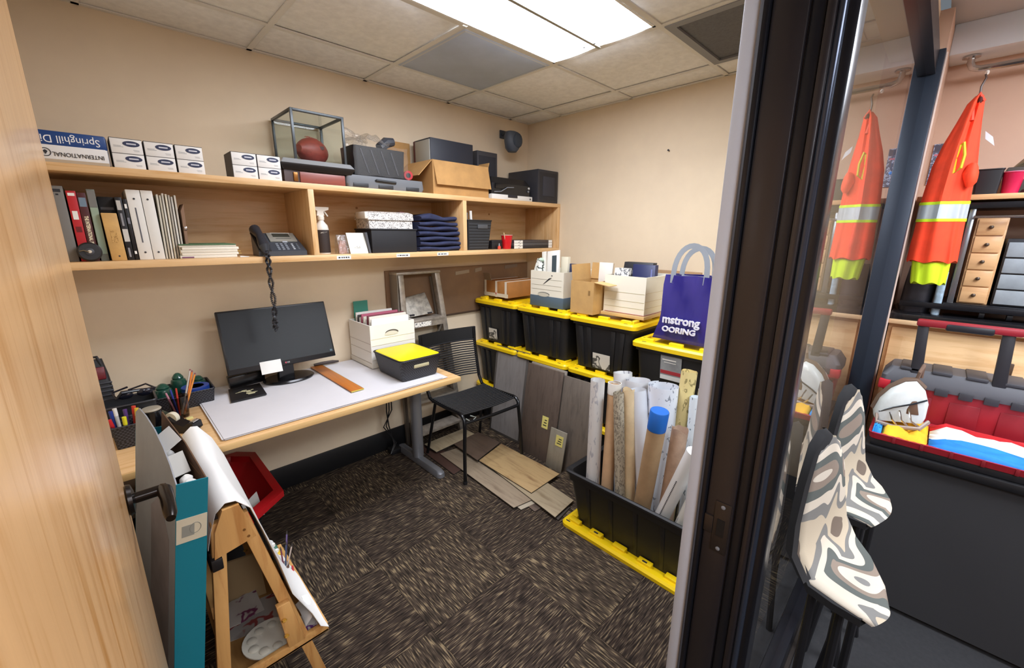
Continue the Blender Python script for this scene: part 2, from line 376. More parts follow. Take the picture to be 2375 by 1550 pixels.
YG = .172
wn = struct('window_1', B().box(JX+.05, 2.57, YG-.028, YG+.03, 2.20, 2.28, .003), FRAMED)
part('glass_pane', B().box(JX+.06, 2.55, YG-.003, YG+.003, .1, 2.205), SIDELIGHT, wn)
part('bottom_rail', B().box(JX+.05, 2.57, YG-.028, YG+.03, 0, .1, .003), FRAMED, wn)
part('end_post', B().box(2.545, 2.602, YG-.047, YG+.05, 0, 2.28, .003), mat('#2c3440', .35, .3), wn)
part('post_trim', B().box(2.602, 2.615, YG-.052, YG+.05, 0, 2.28, .002), mat('#d8c0b0', .5), wn)
part('head_bead', B().box(JX+.05, 2.545, YG-.03, YG-.003, 2.19, 2.2), FRAMED, wn)

# outer office shell on this side of the glass
OX0, OX1, OY0 = -2.2, 3.05, -3.2
struct('floor_office', B().box(OX0, OX1, OY0, .13, -.05, 0), mat('#242426', .95, vary=.1, vs=60, bmp=.3, bs=500))
oc = struct('ceiling_office', B().box(OX0, OX1, OY0, .144, ZC+.02, ZC+.1), mat('#bcbab8', .9))
struct('wall_office_end', B().box(OX1, OX1+.1, OY0, .13, 0, ZC+.1), WALLO)
struct('wall_office_far', B().box(OX0, OX1, OY0-.1, OY0, 0, ZC+.1), WALLO)
struct('wall_office_side', B().box(OX0-.1, OX0, OY0, .16, 0, ZC+.1), WALLO)
struct('wall_office_front', B().box(OX0, XL-.1, .16, .3, 0, ZC+.1), WALLO)
struct('wall_office_corner', B().box(XR+.1, OX1, .128, .3, 0, ZC), WALLO)
struct('trim_1', B().box(2.87, OX1, OY0, .128, 2.335, ZC+.02, .003), mat('#dfe4e8', .7))
for k, (lx, ly) in enumerate(((1.25, -1.1), (1.0, -2.6), (-.9, -1.35))):  # out-of-view panels added to light the outer office and soffit
    troffer(['recessed light panel over the desk area outside the glass', 'recessed light panel at the far side of the outer office', 'recessed light panel over the outer hallway'][k], (lx, lx+1.2, ly, ly+.6), OFFICE_FILL, ZC-.045, '#eef4ff')
# ================================================================== wall shelf
SF, SB_, SZ0, SZ1 = 2.24, YB-.001, 1.408, 1.786
SI = 1.437          # shelf floor inside
sh = thing('wall_shelf', 'long maple wall shelf with three open bays on the back wall', 'shelf', ((XL+XR)/2, 2.43, SZ0))
part('bottom_board', B().box(XL+.002, XR-.002, SF, SB_, SZ0, SI, .0015), MAPLE, sh)
part('top_board', B().box(XL+.002, XR-.002, SF, SB_, SZ1-.028, SZ1, .0015), MAPLE, sh)
part('back_board', B().box(XL+.004, XR-.004, SB_-.010, SB_, SI, SZ1-.028), MAPLE, sh)
for x0, x1 in ((XL+.002, XL+.03), (.789, .817), (1.752, 1.782), (XR-.03, XR-.002)):
    part('divider', B().box(x0, x1, SF, SB_-.010, SI, SZ1-.028, .0015), MAPLEV, sh)
for x in (.3, 1.2, 2.3):
    part('screw_cap', B().cyl((x, SB_-.0125, 1.70), (x, SB_-.009, 1.70), .007), mat('#a9773f', .5), sh)
for k, (x0, x1) in enumerate(((.902, .978), (1.252, 1.34), (1.538, 1.624))):
    l = solo('shelf_label', B().box(x0, x1, SF-.0012, SF-.0003, 1.411, 1.430), mat('#f2efe6', .6),
         ['white label strip under the white card on the shelf edge', 'white label strip under the black box on the shelf edge', 'white label strip under the navy folded clothes'][k], 'label', 'label strips on the shelf edge')
    q = B(); random.seed(k)
    x = x0+.008
    while x < x1-.015:
        wv = random.uniform(.004, .012); q.box(x, x+wv, SF-.0016, SF-.0011, 1.417, 1.424); x += wv+random.uniform(.002, .006)
    part('handwriting', q, INK, l)

TS = SZ1+.0005
# ream of paper, lying upside down
t = thing('paper_ream', 'blue and white ream of paper lying upside down on the shelf top', 'paper ream', (-.03, 2.37, TS))
part('wrapper', B().box(-.155, .09, 2.262, 2.48, TS, TS+.106, .006), mat('#e9e8e4', .45), t)
part('blue_band', B().box(-.156, .0905, 2.2612, 2.481, TS+.056, TS+.1066, .005), mat('#14407e', .4), t)
part('end_flap', B().box(.088, .0935, 2.27, 2.47, TS+.004, TS+.1, .001), mat('#d8d8da', .5), t)
part('seam', B().box(-.15, .088, 2.2605, 2.2625, TS+.0, TS+.012), mat('#b9a88f', .5), t)
text('Springhill Di', .036, plane_m((.074, 2.2608, TS+.080), (-1, 0, 0), (0, 0, -1)), mat('#f4f4f2', .5), t, align='LEFT', sx=.86)
text('INTERNATIONAL', .02, plane_m((.078, 2.2608, TS+.030), (-1, 0, 0), (0, 0, -1)), INK, t, align='LEFT', sx=.86)
lg = B(); lg.tube([(-.072+.013*math.cos(a*math.pi/12), 2.261, TS+.034+.013*math.sin(a*math.pi/12)) for a in range(24)], .0012, 6, True)
lg.prism([(-.072, 2.261, TS+.026), (-.078, 2.261, TS+.037), (-.072, 2.261, TS+.042), (-.066, 2.261, TS+.037)], (0, -.0006, 0))
part('emblem', lg, INK, t)

def cheque_box(x0, x1, z0, label, y0=2.258):
    t = thing('small_carton', label, 'carton', ((x0+x1)/2, y0+.06, z0), group='small white cartons on the shelf top')
    part('carton', B().box(x0+.0012, x1-.0012, y0, y0+.13, z0, z0+.0535, .0015), mat('#e9e6df', .55), t)
    e = B(); cx, cz, a, b_ = x1-.033, z0+.036, .025, .0105
    e.prism([(cx+a*math.cos(k*math.pi/12), y0-.0002, cz+b_*math.sin(k*math.pi/12)) for k in range(24)], (0, -.0006, 0))
    ov = part('oval_label', e, mat('#2b3350', .5), t)
    l = B(); l.box(cx-.014, cx+.014, y0-.0012, y0-.0008, cz-.0025, cz+.0025); part('print', l, mat('#c9cbd2', .5), ov)
    l = B(); l.box(x0+.01, x0+.032, y0-.0005, y0+.0005, z0+.026, z0+.0275); l.box(x0+.01, x0+.038, y0-.0005, y0+.0005, z0+.022, z0+.0235); l.box(x1-.03, x1-.012, y0-.0005, y0+.0005, z0+.014, z0+.0152); l.box(x1-.028, x1-.012, y0-.0005, y0+.0005, z0+.010, z0+.0112)
    part('fine_print', l, mat('#9c9c9c', .6), t)
    fr = B()
    for (a0, a1, b0, b1) in ((x0+.0006, x0+.0022, z0, z0+.0535), (x0+.0006, x1-.0006, z0+.0525, z0+.0541)): fr.box(a0, a1, y0-.0006, y0+.129, b0, b1)
    part('dark_edge', fr, mat('#3b3632', .6), t)
nm = [['lower', 'upper'], ['lower', 'upper'], ['lower', 'upper']]
pos = ['beside the blue ream', 'in the middle pair of six', 'in the right pair of six']
for c, (a, b_) in enumerate(((.099, .194), (.197, .290), (.293, .386))):
    for r in range(2): cheque_box(a, b_, TS+r*.054, '%s white carton with navy oval %s' % (['lower', 'upper'][r], pos[c]))
for c, (a, b_) in enumerate(((.487, .586), (.587, .686))):
    for r in range(2): cheque_box(a, b_, TS+r*.054, '%s %s white carton of the four beside the display case' % (['lower', 'upper'][r], ['left', 'right'][c]))

# display case with a football
t = thing('display_case', 'glass display case with dark frame on a reddish wood plinth', 'display case', (.88, 2.44, TS))
part('plinth', B().box(.705, 1.0, 2.285, 2.60, TS, TS+.06), mat('#3a1f17', .4, coat=.3), t)
part('front_panel', B().box(.775, 1.0, 2.279, 2.286, TS+.004, TS+.054, .002), wood('6b2f25', '8f4a3c', (2, 30, 30), key='pl'), t)
part('brass_corner', B().box(.745, .765, 2.279, 2.286, TS+.008, TS+.05, .002), mat('#8a5a26', .3, .6), t)
part('cornice', B().loft([rr(.70, 1.035, 2.275, 2.61, .004, TS+.06), rr(.69, 1.05, 2.262, 2.612, .004, TS+.082), rr(.69, 1.05, 2.262, 2.612, .004, TS+.09)]), mat('#1c1715', .4), t)
part('silver_ledge', B().loft([rr(.69, 1.05, 2.262, 2.612, .004, TS+.09), rr(.705, 1.035, 2.277, 2.606, .004, TS+.112)]), mat('#a9adb0', .3, .5), t)
cx0, cx1, cy0, cy1, cz0, cz1 = .765, 1.025, 2.295, 2.595, TS+.112, TS+.345
fm = mat('#474c4e', .35, .4); g = .012
for x in (cx0, cx1-g):
    for y in (cy0, cy1-g): part('frame_post', B().box(x, x+g, y, y+g, cz0, cz1, .001), fm, t)
for y in (cy0, cy1-g): part('frame_rail', B().box(cx0+g, cx1-g, y, y+g, cz1-g, cz1, .001), fm, t)
for x in (cx0, cx1-g): part('frame_rail', B().box(x, x+g, cy0+g, cy1-g, cz1-g, cz1, .001), fm, t)
for (a, b_, c, d_) in ((cx0+g, cx1-g, cy0+.004, cy0+.007), (cx0+g, cx1-g, cy1-.007, cy1-.004), (cx0+.004, cx0+.007, cy0+g, cy1-g), (cx1-.007, cx1-.004, cy0+g, cy1-g)):
    part('glass_pane', B().box(a, b_, c, d_, cz0, cz1-g), GLASS, t)
part('glass_pane', B().box(cx0+g, cx1-g, cy0+g, cy1-g, cz1-.006, cz1-.003), GLASS, t)
t = thing('football', 'reddish brown leather football inside the glass display case', 'football', (.905, 2.44, cz0+.001))
Rb = Matrix.Rotation(.6, 3, 'Z') @ Matrix.Rotation(math.pi/2, 3, 'Y')
fb = B(); fc = V((.905, 2.44, cz0+.069)); rings = []
for k in range(1, 18):
    u = -1+2*k/18; r = .068*(1-abs(u)**1.9)**.85
    rings.append([fc+Rb @ V((r*math.cos(2*math.pi*i/20), r*math.sin(2*math.pi*i/20), u*.12)) for i in range(20)])
fb.loft(rings); part('ball', fb, mat('#8c3a30', .5, vary=.08, vs=60, bmp=.4, bs=600), t)
ax = Rb @ V((0, 0, 1)); tp = V((0, 0, 1))
la = B(); la.tube([fc+ax*(u*.045)+tp*(.0685-.012*u*u) for u in [k/6-1 for k in range(13)]], .0022, 6)
sd = ax.cross(tp).normalized()
for k in range(6): la.tube([fc+ax*(-.035+k*.014)+tp*.066+sd*s_*.012+V((0, 0, .002)) for s_ in (-1, 0, 1)], .0018, 6)
part('laces', la, mat('#c98a78', .6), t)
part('stamp', B().prism([fc+V((-.012+a*.05, -.0660+.004*a, .004+b_*.018)) for a, b_ in ((0, 0), (1, .1), (1, 1), (0, .9))], (0, -.001, 0)), mat('#4a1c18', .6), t)

# grey equipment case, bagged electronics, red roll
t = thing('equipment_case', 'flat grey plastic case with dark recessed latches under the bagged electronics', 'case', (1.24, 2.38, TS))
part('shell', B().loft([rr(1.012, 1.478, 2.28, 2.50, .02, TS), rr(1.004, 1.486, 2.272, 2.505, .02, TS+.02), rr(1.008, 1.482, 2.276, 2.50, .02, TS+.066)]), mat('#6d7175', .5), t)
for x in (1.04, 1.36): part('latch', B().box(x, x+.085, 2.2685, 2.274, TS+.006, TS+.026, .002), mat('#2c2e31', .5), t)
part('handle', B().tube([(1.17, 2.276, TS+.044), (1.172, 2.266, TS+.047), (1.29, 2.266, TS+.043), (1.292, 2.276, TS+.04)], .006, 8), mat('#26282b', .5), t)
part('latch', B().box(1.185, 1.275, 2.2685, 2.274, TS+.006, TS+.026, .002), mat('#2c2e31', .5), t)
z0 = TS+.067
t = thing('bagged_device', 'black electronic device wrapped in clear crinkled plastic on the grey case', 'device', (1.21, 2.39, z0))
part('device_body', B().loft([rr(1.07, 1.37, 2.30, 2.47, .02, z0+.001), rr(1.065, 1.378, 2.295, 2.475, .02, z0+.155)]).bevel(.008), mat('#1d1e22', .4), t)
for k in range(4): part('body_rib', B().hexa([(1.1+k*.06, 2.293, z0+.14), (1.108+k*.06, 2.293, z0+.14), (1.15+k*.06, 2.296, z0+.02), (1.142+k*.06, 2.296, z0+.02), (1.1+k*.06, 2.305, z0+.14), (1.108+k*.06, 2.305, z0+.14), (1.15+k*.06, 2.305, z0+.02), (1.142+k*.06, 2.305, z0+.02)]), mat('#46474e', .4), t)
part('handset', B().tube([(1.25, 2.36, z0+.17), (1.3, 2.37, z0+.205), (1.345, 2.37, z0+.215)], [.025, .03, .022], 10), mat('#3a3d44', .4), t)
fl_ = B(); rows = []
for i in range(15):
    u = i/14; row = []
    for j in range(13):
        a = math.pi*(j/12); x = 1.062+.325*u
        zz = z0+.16+.075*math.sin(math.pi*(.1+.9*u))*(.35+.65*math.sin(a)); yy = 2.30+.16*j/12
        row.append(V((x, yy, zz))+noise.noise_vector(V((x*22, yy*22, zz*9)))*.022)
    rows.append(row)
fl_.sheet(rows); part('plastic_film', fl_, FILM, t, smooth=20)
fl_ = B(); rows = []
for i in range(12):
    u = i/11; rows.append([V((1.062+.325*u, 2.288, z0+.005+.165*j/7))+noise.noise_vector(V((u*9, j*.9, 2)))*.007 for j in range(8)])
fl_.sheet(rows); part('plastic_film', fl_, FILM, t, smooth=20)
fl_ = B(); rows = []
for i in range(10):
    u = i/9; rows.append([V((1.066+.13*u, 2.40+.02*math.sin(j), z0+.15+(.115-.05*u)*j/7))+noise.noise_vector(V((u*5, j*.7, 5)))*.02 for j in range(8)])
fl_.sheet(rows); part('plastic_film', fl_, FILM, t, smooth=20)
t = thing('tape_roll', 'red roll with black centre behind the grey case', 'tape roll', (1.395, 2.33, z0))
part('roll', B().lathe([(.012, 0), (.026, 0), (.028, .004), (.028, .036), (.026, .04), (.012, .04)], (1.395, 2.30, z0+.029), 24, (.3, 1, 0)), RED, t)
part('core', B().lathe([(.004, -.002), (.0135, -.002), (.0135, .03)], (1.395, 2.30, z0+.029), 18, (.3, 1, 0)), BLACK, t)
solo('cardboard_sheet', B().box(1.42, 1.60, YB-.012, YB-.004, TS, TS+.34, .001), CARD, 'plain cardboard sheet leaning on the wall behind the open box', 'cardboard')

def flap(b, p, q, e, th=.004):     # flap hanging from edge p-q, extending by e
    p, q, e = V(p), V(q), V(e); n = (q-p).cross(e).normalized()*th
    b.hexa([p, q, q+e, p+e, p+n, q+n, q+e+n, p+e+n]); return b
def carton(name, label, x0, x1, y0, y1, z0, z1, m, th=.005, cat='box', lines=None, group=None):
    t = thing(name, label, cat, ((x0+x1)/2, (y0+y1)/2, z0), group=group)
    part('bottom', B().box(x0, x1, y0, y1, z0, z0+th), m, t)
    for (a, b_, c, d_) in ((x0, x1, y0, y0+th), (x0, x1, y1-th, y1), (x0, x0+th, y0+th, y1-th), (x1-th, x1, y0+th, y1-th)):
        part('side_panel', B().box(a, b_, c, d_, z0+th, z1), m, t)
    return t
t = carton('cardboard_box', 'open cardboard box with flaps folded out on the shelf top', 1.557, 2.015, 2.285, 2.58, TS, TS+.205, CARD)
part('flap', flap(B(), (1.562, 2.285, TS+.205), (2.01, 2.285, TS+.205), (.012, -.022, -.145)), CARD, t)
part('flap', flap(B(), (1.557, 2.58, TS+.205), (1.557, 2.29, TS+.205), (-.10, 0, -.10)), CARD, t)
part('flap', flap(B(), (2.015, 2.29, TS+.205), (2.015, 2.40, TS+.205), (.01, 0, .03)), CARD, t)
t = thing('hifi_unit', 'black hi-fi unit with pale end panel standing in the cardboard box', 'hi-fi unit', (1.78, 2.47, TS+.006))
part('cabinet', B().box(1.605, 1.95, 2.37, 2.56, TS+.006, TS+.35, .003), mat('#262a34', .5), t)
part('end_panel', B().box(1.600, 1.6052, 2.375, 2.54, TS+.02, TS+.34, .001), mat('#a7a59a', .5), t)
part('end_trim', B().box(1.599, 1.6054, 2.54, 2.56, TS+.01, TS+.345, .001), mat('#4e2326', .5), t)
t = thing('bookshelf_speaker', 'dark grey speaker with recessed grille behind the printer', 'speaker', (2.10, 2.49, TS))
part('cabinet', B().box(2.03, 2.222, 2.42, 2.585, TS, TS+.335, .003), mat('#37373c', .5), t)
part('grille', B().box(2.045, 2.205, 2.4165, 2.421, TS+.02, TS+.305, .002), mat('#2a2a2f', .9, bmp=.5, bs=900), t)
t = thing('printer', 'black inkjet printer with white paper tray on the shelf top', 'printer', (2.245, 2.37, TS))
part('paper_tray', B().box(2.035, 2.45, 2.272, 2.40, TS, TS+.036, .003), mat('#deddd6', .5), t)
part('tray_notch', B().box(2.19, 2.285, 2.268, 2.2725, TS+.018, TS+.036, .001), INK, t)
part('tray_button', B().cyl((2.425, 2.2725, TS+.018), (2.425, 2.269, TS+.018), .006), INK, t)
part('body', B().loft([rr(2.045, 2.44, 2.285, 2.405, .015, TS+.036), rr(2.045, 2.44, 2.28, 2.405, .015, TS+.11), rr(2.06, 2.42, 2.31, 2.405, .02, TS+.155)]), mat('#17181b', .3), t)
part('control_panel', B().box(2.07, 2.2, 2.2735, 2.282, TS+.075, TS+.11, .002), BLACKG, t)
part('control_button', B().cyl((2.415, 2.281, TS+.095), (2.415, 2.275, TS+.095), .008), mat('#c9c9c5', .4), t)
part('control_button', B().cyl((2.41, 2.281, TS+.072), (2.41, 2.275, TS+.072), .008), mat('#75777a', .4), t)
part('cable', B().tube([(2.06, 2.277, TS+.05), (2.12, 2.268, TS+.055), (2.18, 2.268, TS+.085), (2.25, 2.273, TS+.09)], .003, 6), GREY, t)
t = thing('loudspeaker', 'black cube loudspeaker at the right end of the shelf top', 'speaker', (2.62, 2.42, TS))
part('cabinet', B().box(2.5, 2.74, 2.262, 2.59, TS, TS+.245, .005), mat('#303035', .5), t)
part('grille_frame', B().loft([[(2.52, 2.2615, TS+.02), (2.72, 2.2615, TS+.02), (2.72, 2.2615, TS+.225), (2.52, 2.2615, TS+.225)], [(2.545, 2.256, TS+.045), (2.695, 2.256, TS+.045), (2.695, 2.256, TS+.2), (2.545, 2.256, TS+.2)]]), mat('#27272b', .6), t)
part('grille', B().box(2.55, 2.69, 2.2535, 2.2575, TS+.05, TS+.195, .001), mat('#3a3a40', .9, bmp=.5, bs=900), t)
t = thing('wall_speaker', 'small blue grey satellite speaker on a bracket near the ceiling corner', 'speaker', (2.43, 2.5, 2.17))
part('bracket', B().tube([(2.45, YB, 2.31), (2.44, 2.56, 2.32), (2.43, 2.51, 2.29)], .012, 8), mat('#3b434d', .5), t)
part('wall_plate', B().box(2.425, 2.475, YB-.012, YB, 2.285, 2.345, .003), mat('#3b434d', .5), t)
part('enclosure', B().loft([[V((2.425+r*math.cos(a), 2.47+d_*.8*math.sin(a), z)) for a in [k*math.pi/9 for k in range(18)]] for r, d_, z in ((.035, .04, 2.165), (.058, .06, 2.19), (.07, .065, 2.24), (.072, .062, 2.28), (.06, .05, 2.305), (.04, .03, 2.312))]), mat('#4a525d', .5), t)
part('grille', B().ball((2.44, 2.425, 2.245), .05, (1, .35, 1.1)), mat('#3d454f', .8, bmp=.4, bs=900), t)

# ---------------------------------------------------------------- bay one: books, reel, stack, phone
def book(x0, x1, h, label, m, y0=2.30, dpt=.21, lean=0, pages=None, spine=None, cat='book', z0=SI+.0005, name='book', extra=None):
    t = thing(name, label, cat, ((x0+x1)/2, y0+dpt/2, z0), group='books and binders on the shelf')
    hx = lambda a, b_, c, d_, e, f: [(a, c, e), (b_, c, e), (b_, d_, e), (a, d_, e), (a+lean, c, f), (b_+lean, c, f), (b_+lean, d_, f), (a+lean, d_, f)]
    w = min(.004, (x1-x0)*.12)
    part('cover', B().hexa(hx(x0, x1, y0, y0+.004, z0, z0+h), .001), spine or m, t)
    part('cover', B().hexa(hx(x0, x0+w, y0+.004, y0+dpt, z0, z0+h)), m, t)
    part('cover', B().hexa(hx(x1-w, x1, y0+.004, y0+dpt, z0, z0+h)), m, t)
    part('pages', B().hexa(hx(x0+w, x1-w, y0+.005, y0+dpt-.004, z0+.003, z0+h-.004)), pages or mat('#d9d3c4', .8), t)
    if extra:
        for (nm_, a, b_, c, d_, mm) in extra:     # decals on the spine, fractions
            X0, X1 = x0+(x1-x0)*a, x0+(x1-x0)*b_; l0, l1 = lean*c, lean*d_
            part(nm_, B().hexa([(X0+l0, y0-.0006, z0+h*c), (X1+l0, y0-.0006, z0+h*c), (X1+l0, y0+.001, z0+h*c), (X0+l0, y0+.001, z0+h*c), (X0+l1, y0-.0006, z0+h*d_), (X1+l1, y0-.0006, z0+h*d_), (X1+l1, y0+.001, z0+h*d_), (X0+l1, y0+.001, z0+h*d_)]), mm, t)
    return t
cw = mat('#e9e7df', .6)
book(-.088, -.052, .273, 'grey binder at the left end of the book row', mat('#77746e', .6), extra=[('spine_label', .2, .8, .92, .96, INK), ('spine_mark', .4, .6, .88, .9, INK)])
t = book(-.047, -.021, .258, 'bright red book with white marks on its spine', mat('#b81c24', .5), extra=[('spine_label', .15, .85, .93, .97, cw), ('spine_mark', .2, .75, .6, .72, cw), ('spine_mark', .25, .8, .2, .24, cw), ('spine_mark', .2, .8, .42, .5, mat('#6d1014', .5))])
t = book(-.0195, .004, .253, 'dark red book with tall cream spine lettering', mat('#4a1719', .5), extra=[('photo_patch', .1, .9, .8, .93, mat('#6f8494', .5))])
text('THE INTERNATIONAL PROTECTION', .015, plane_m((-.0075, 2.2995, 1.53), (0, 0, -1), (1, 0, 0)), mat('#e6d9b8', .6), t, sx=.62, bold=.0006)
book(.008, .031, .267, 'pale green and grey hardback beside the tan box', mat('#6f756c', .6), extra=[('spine_patch', .05, .95, .1, .75, mat('#93a48e', .6)), ('spine_patch', .05, .95, .76, .98, mat('#75736e', .6))])
book(.034, .0815, .245, 'black book standing behind the tan box', mat('#18181c', .5), y0=2.36, dpt=.18, extra=[('spine_mark', .1, .9, .8, .84, mat('#6a6a70', .5))])
t = thing('tan_box_file', 'short tan box file standing among the books', 'box file', (.058, 2.36, SI)); 
part('case', B().hexa([(.038, 2.282, SI+.0005), (.083, 2.282, SI+.0005), (.083, 2.355, SI+.0005), (.038, 2.355, SI+.0005), (.034, 2.282, SI+.182), (.079, 2.282, SI+.182), (.079, 2.355, SI+.182), (.034, 2.355, SI+.182)], .002), mat('#c79c5b', .6, vary=.04, vs=30), t)
part('stamp', B().box(.05, .068, 2.2812, 2.283, SI+.07, SI+.12), printed('#c79c5b', '#9a7238', (120, 120, 120), .5), t); part('dot', B().cyl((.062, 2.283, SI+.018), (.062, 2.281, SI+.018), .003, n=10), INK, t)
book(.0865, .1065, .243, 'black comb-bound book with white print on its spine', mat('#17171b', .4), lean=-.004, extra=[('spine_mark', .1, .75, .8, .95, mat('#b9b5ac', .5)), ('spine_mark', .3, .6, .55, .75, mat('#8c8c90', .5)), ('spine_mark', .1, .9, .3, .5, mat('#c9c6be', .5)), ('spine_mark', .3, .6, .05, .2, mat('#8c8c90', .5))])
book(.108, .1195, .237, 'thin black folder beside the white binders', mat('#101014', .35), lean=-.003, extra=[('spine_mark', .2, .8, .85, .92, cw), ('spine_mark', .2, .8, .6, .7, mat('#777780', .5)), ('spine_mark', .2, .8, .1, .15, cw)])
for k, (a, b_) in enumerate(((.122, .165), (.167, .204))):
    t = book(a, b_, .274, ['white ring binder with a dark pencil line on its spine', 'plain white ring binder beside the loose folders'][k], mat('#dedbd2', .5), lean=-.004, dpt=.25, name='ring_binder', cat='binder', extra=[('pencil_line', .42, .52, .25, .75, mat('#55565c', .5))] if k == 0 else None)
    for z in (.03, .24): part('finger_hole', B().cyl(((a+b_)/2-.004*z/.27, 2.2985, SI+z), ((a+b_)/2-.004*z/.27, 2.302, SI+z), .0036, n=12), INK, t)
fc_ = ['#c9c3b2', '#b9b09b', '#dcd8cc', '#cfc6b0', '#a8a092', '#d9d5ca', '#bdb5a6']
for k in range(7):
    x = .207+k*.0096
    solo('file_folder', B().hexa([(x, 2.305, SI+.0005), (x+.006, 2.305, SI+.0005), (x+.006, 2.53, SI+.0005), (x, 2.53, SI+.0005), (x+.004, 2.305+.004*(k % 3), SI+.262-.006*(k % 2)+.003*k*(k < 4)), (x+.010, 2.305+.004*(k % 3), SI+.262-.006*(k % 2)+.003*k*(k < 4)), (x+.010, 2.53, SI+.262), (x+.004, 2.53, SI+.262)], .0006), mat(fc_[k], .8),
         '%s thin paper folder counted from the white binders' % ['first', 'second', 'third', 'fourth', 'fifth', 'sixth', 'seventh'][k], 'folder', 'thin folders beside the binders')
t = thing('clipped_papers', 'brown and white papers with a clip leaning on the folders', 'papers', (.29, 2.36, SI))
part('sheets', B().hexa([(.283, 2.33, SI+.0005), (.292, 2.33, SI+.0005), (.292, 2.45, SI+.0005), (.283, 2.45, SI+.0005), (.287, 2.33, SI+.2), (.300, 2.33, SI+.23), (.300, 2.45, SI+.23), (.287, 2.45, SI+.2)]), mat('#8a6a52', .8), t)
part('clip', B().box(.288, .298, 2.326, 2.332, SI+.12, SI+.135, .001), CHROME, t)
t = thing('tape_reel', 'black round tape measure reel leaning against the books', 'reel', (-.02, 2.268, SI))
ra = (0.05, -1, .08)
part('case', B().lathe([(.006, .0), (.030, 0), (.035, .004), (.035, .022), (.030, .026), (.006, .026)], (-.02, 2.290, SI+.0355), 32, ra), mat('#141416', .4), t)
part('hub', B().lathe([(.004, .027), (.012, .0265), (.013, .029), (.006, .031)], (-.02, 2.290, SI+.0355), 20, ra), mat('#3a3a3e', .35), t)
part('crank', B().tube([(-.02, 2.258, SI+.037), (-.035, 2.257, SI+.043), (-.046, 2.258, SI+.04)], .002, 8), mat('#6a5a40', .4), t)
part('hub_badge', B().lathe([(.0, .031), (.006, .031), (.005, .0325), (0, .0325)], (-.02, 2.290, SI+.0355), 14, ra, False), mat('#cfc3ae', .4), t)
cols = ['#ded8c9', '#e3dccb', '#d9d2c0', '#e6dfce', '#d3ccba']
zz = SI+.0005
for k in range(5):
    h = (.012, .010, .012, .011, .008)[k]; dx = (-.004, .003, 0, .006, -.003)[k]
    t = thing('paper_pad', ['bottom pad of the paper stack with purple corner', 'second pad from the bottom of the paper stack', 'middle pad of the paper stack', 'fourth pad of the paper stack', 'green-covered pad on top of the paper stack'][k], 'paper pad', (.36, 2.4, zz), group='pads in the paper stack')
    part('sheets', B().box(.257+dx, .466+dx, 2.285, 2.52, zz, zz+h, .0015), mat(cols[k], .8), t)
    if k == 4: part('green_cover', B().box(.255, .462, 2.283, 2.522, zz+h, zz+h+.005, .001), mat('#4c6b48', .6, vary=.1, vs=20), t)
    if k == 0: part('purple_corner', B().box(.258, .30, 2.2835, 2.30, zz+.002, zz+.007), mat('#6d3c62', .5), t)
    if k in (1, 2): part('tab', B().box(.469+dx, .482+dx, 2.30, 2.33, zz+.003, zz+.0045), mat('#d9b75a', .6), t)
    zz += h+(.005 if k == 4 else 0)+.0006
solo('paper_slip', B().hexa([(.468, 2.262, SI+.0005), (.50, 2.258, SI+.0005), (.51, 2.285, SI+.0005), (.475, 2.29, SI+.0005), (.468, 2.262, SI+.003), (.50, 2.258, SI+.002), (.51, 2.285, SI+.002), (.475, 2.29, SI+.006)]), cw, 'small loose white slip of paper beside the paper stack', 'paper')

# desk phone
PM = MX((.655, 2.272, SI+.001), -.03)
t = thing('desk_phone', 'dark grey office telephone with handset and small screen on the shelf', 'telephone', (.655, 2.272, SI+.001), (0, 0, -.03))
tl = lambda y: .010+.085*(y/.15) if y > 0 else .01
pb = B(PM); pb.loft([[V((x, y, 0)) for x, y in ((-.105, .0), (.11, 0), (.105, .15), (-.10, .15))], [V((x, y, tl(y)+.012)) for x, y in ((-.105, .0), (.11, 0), (.095, .15), (-.10, .15))]]).bevel(.004)
part('base', pb, mat('#3b3f45', .4), t)
nrm = V((0, -.085, .15)).normalized(); slope = V((0, .15, .085)).normalized()
def onp(x, u, h=0): return V((x, 0, .022))+slope*u+nrm*h
def pad(x0, x1, u0, u1, h0, h1, bev=.001): return B(PM).hexa([onp(x0, u0, h0), onp(x1, u0, h0), onp(x1, u1, h0), onp(x0, u1, h0), onp(x0, u0, h1), onp(x1, u0, h1), onp(x1, u1, h1), onp(x0, u1, h1)], bev)
pn = part('silver_panel', pad(-.035, .092, .085, .168, -.002, .006, .003), mat('#9a978b', .4, .2), t)
part('screen', pad(-.012, .066, .125, .158, .005, .0075), mat('#3d3f38', .2), pn)
part('screen_frame', pad(-.018, .072, .158, .163, .005, .0085), mat('#c9c6ba', .3), pn)
part('softkeys', pad(-.004, .068, .108, .112, .005, .0075), mat('#555650', .4), pn)
for r in range(4):
    for c in range(3): part('key', pad(-.018+c*.02, -.006+c*.02, .012+r*.016, .021+r*.016, -.001, .003), mat('#7f858b', .4), t)
for r in range(4): part('key', pad(.052, .062, .014+r*.015, .022+r*.015, -.001, .003), mat('#a9adb0', .4), t); 
for r in range(4): part('key', pad(.074, .084, .014+r*.015, .022+r*.015, -.001, .003), mat('#5f656b', .4), t)
part('nav_key', pad(.018, .042, .076, .086, .0, .006, .002), mat('#aab0b4', .3), t)
hs = B(PM); hs.tube([onp(-.078, -.005, .004), onp(-.078, .01, .02), onp(-.078, .045, .022), onp(-.078, .09, .03), onp(-.08, .135, .024), onp(-.08, .172, .018), onp(-.08, .182, .004)], [.016, .025, .023, .018, .022, .026, .014], 14)
part('handset', hs, mat('#2e3238', .28), t)
part('cradle', pad(-.104, -.05, .0, .17, -.002, .006, .002), mat('#24272b', .4), t)
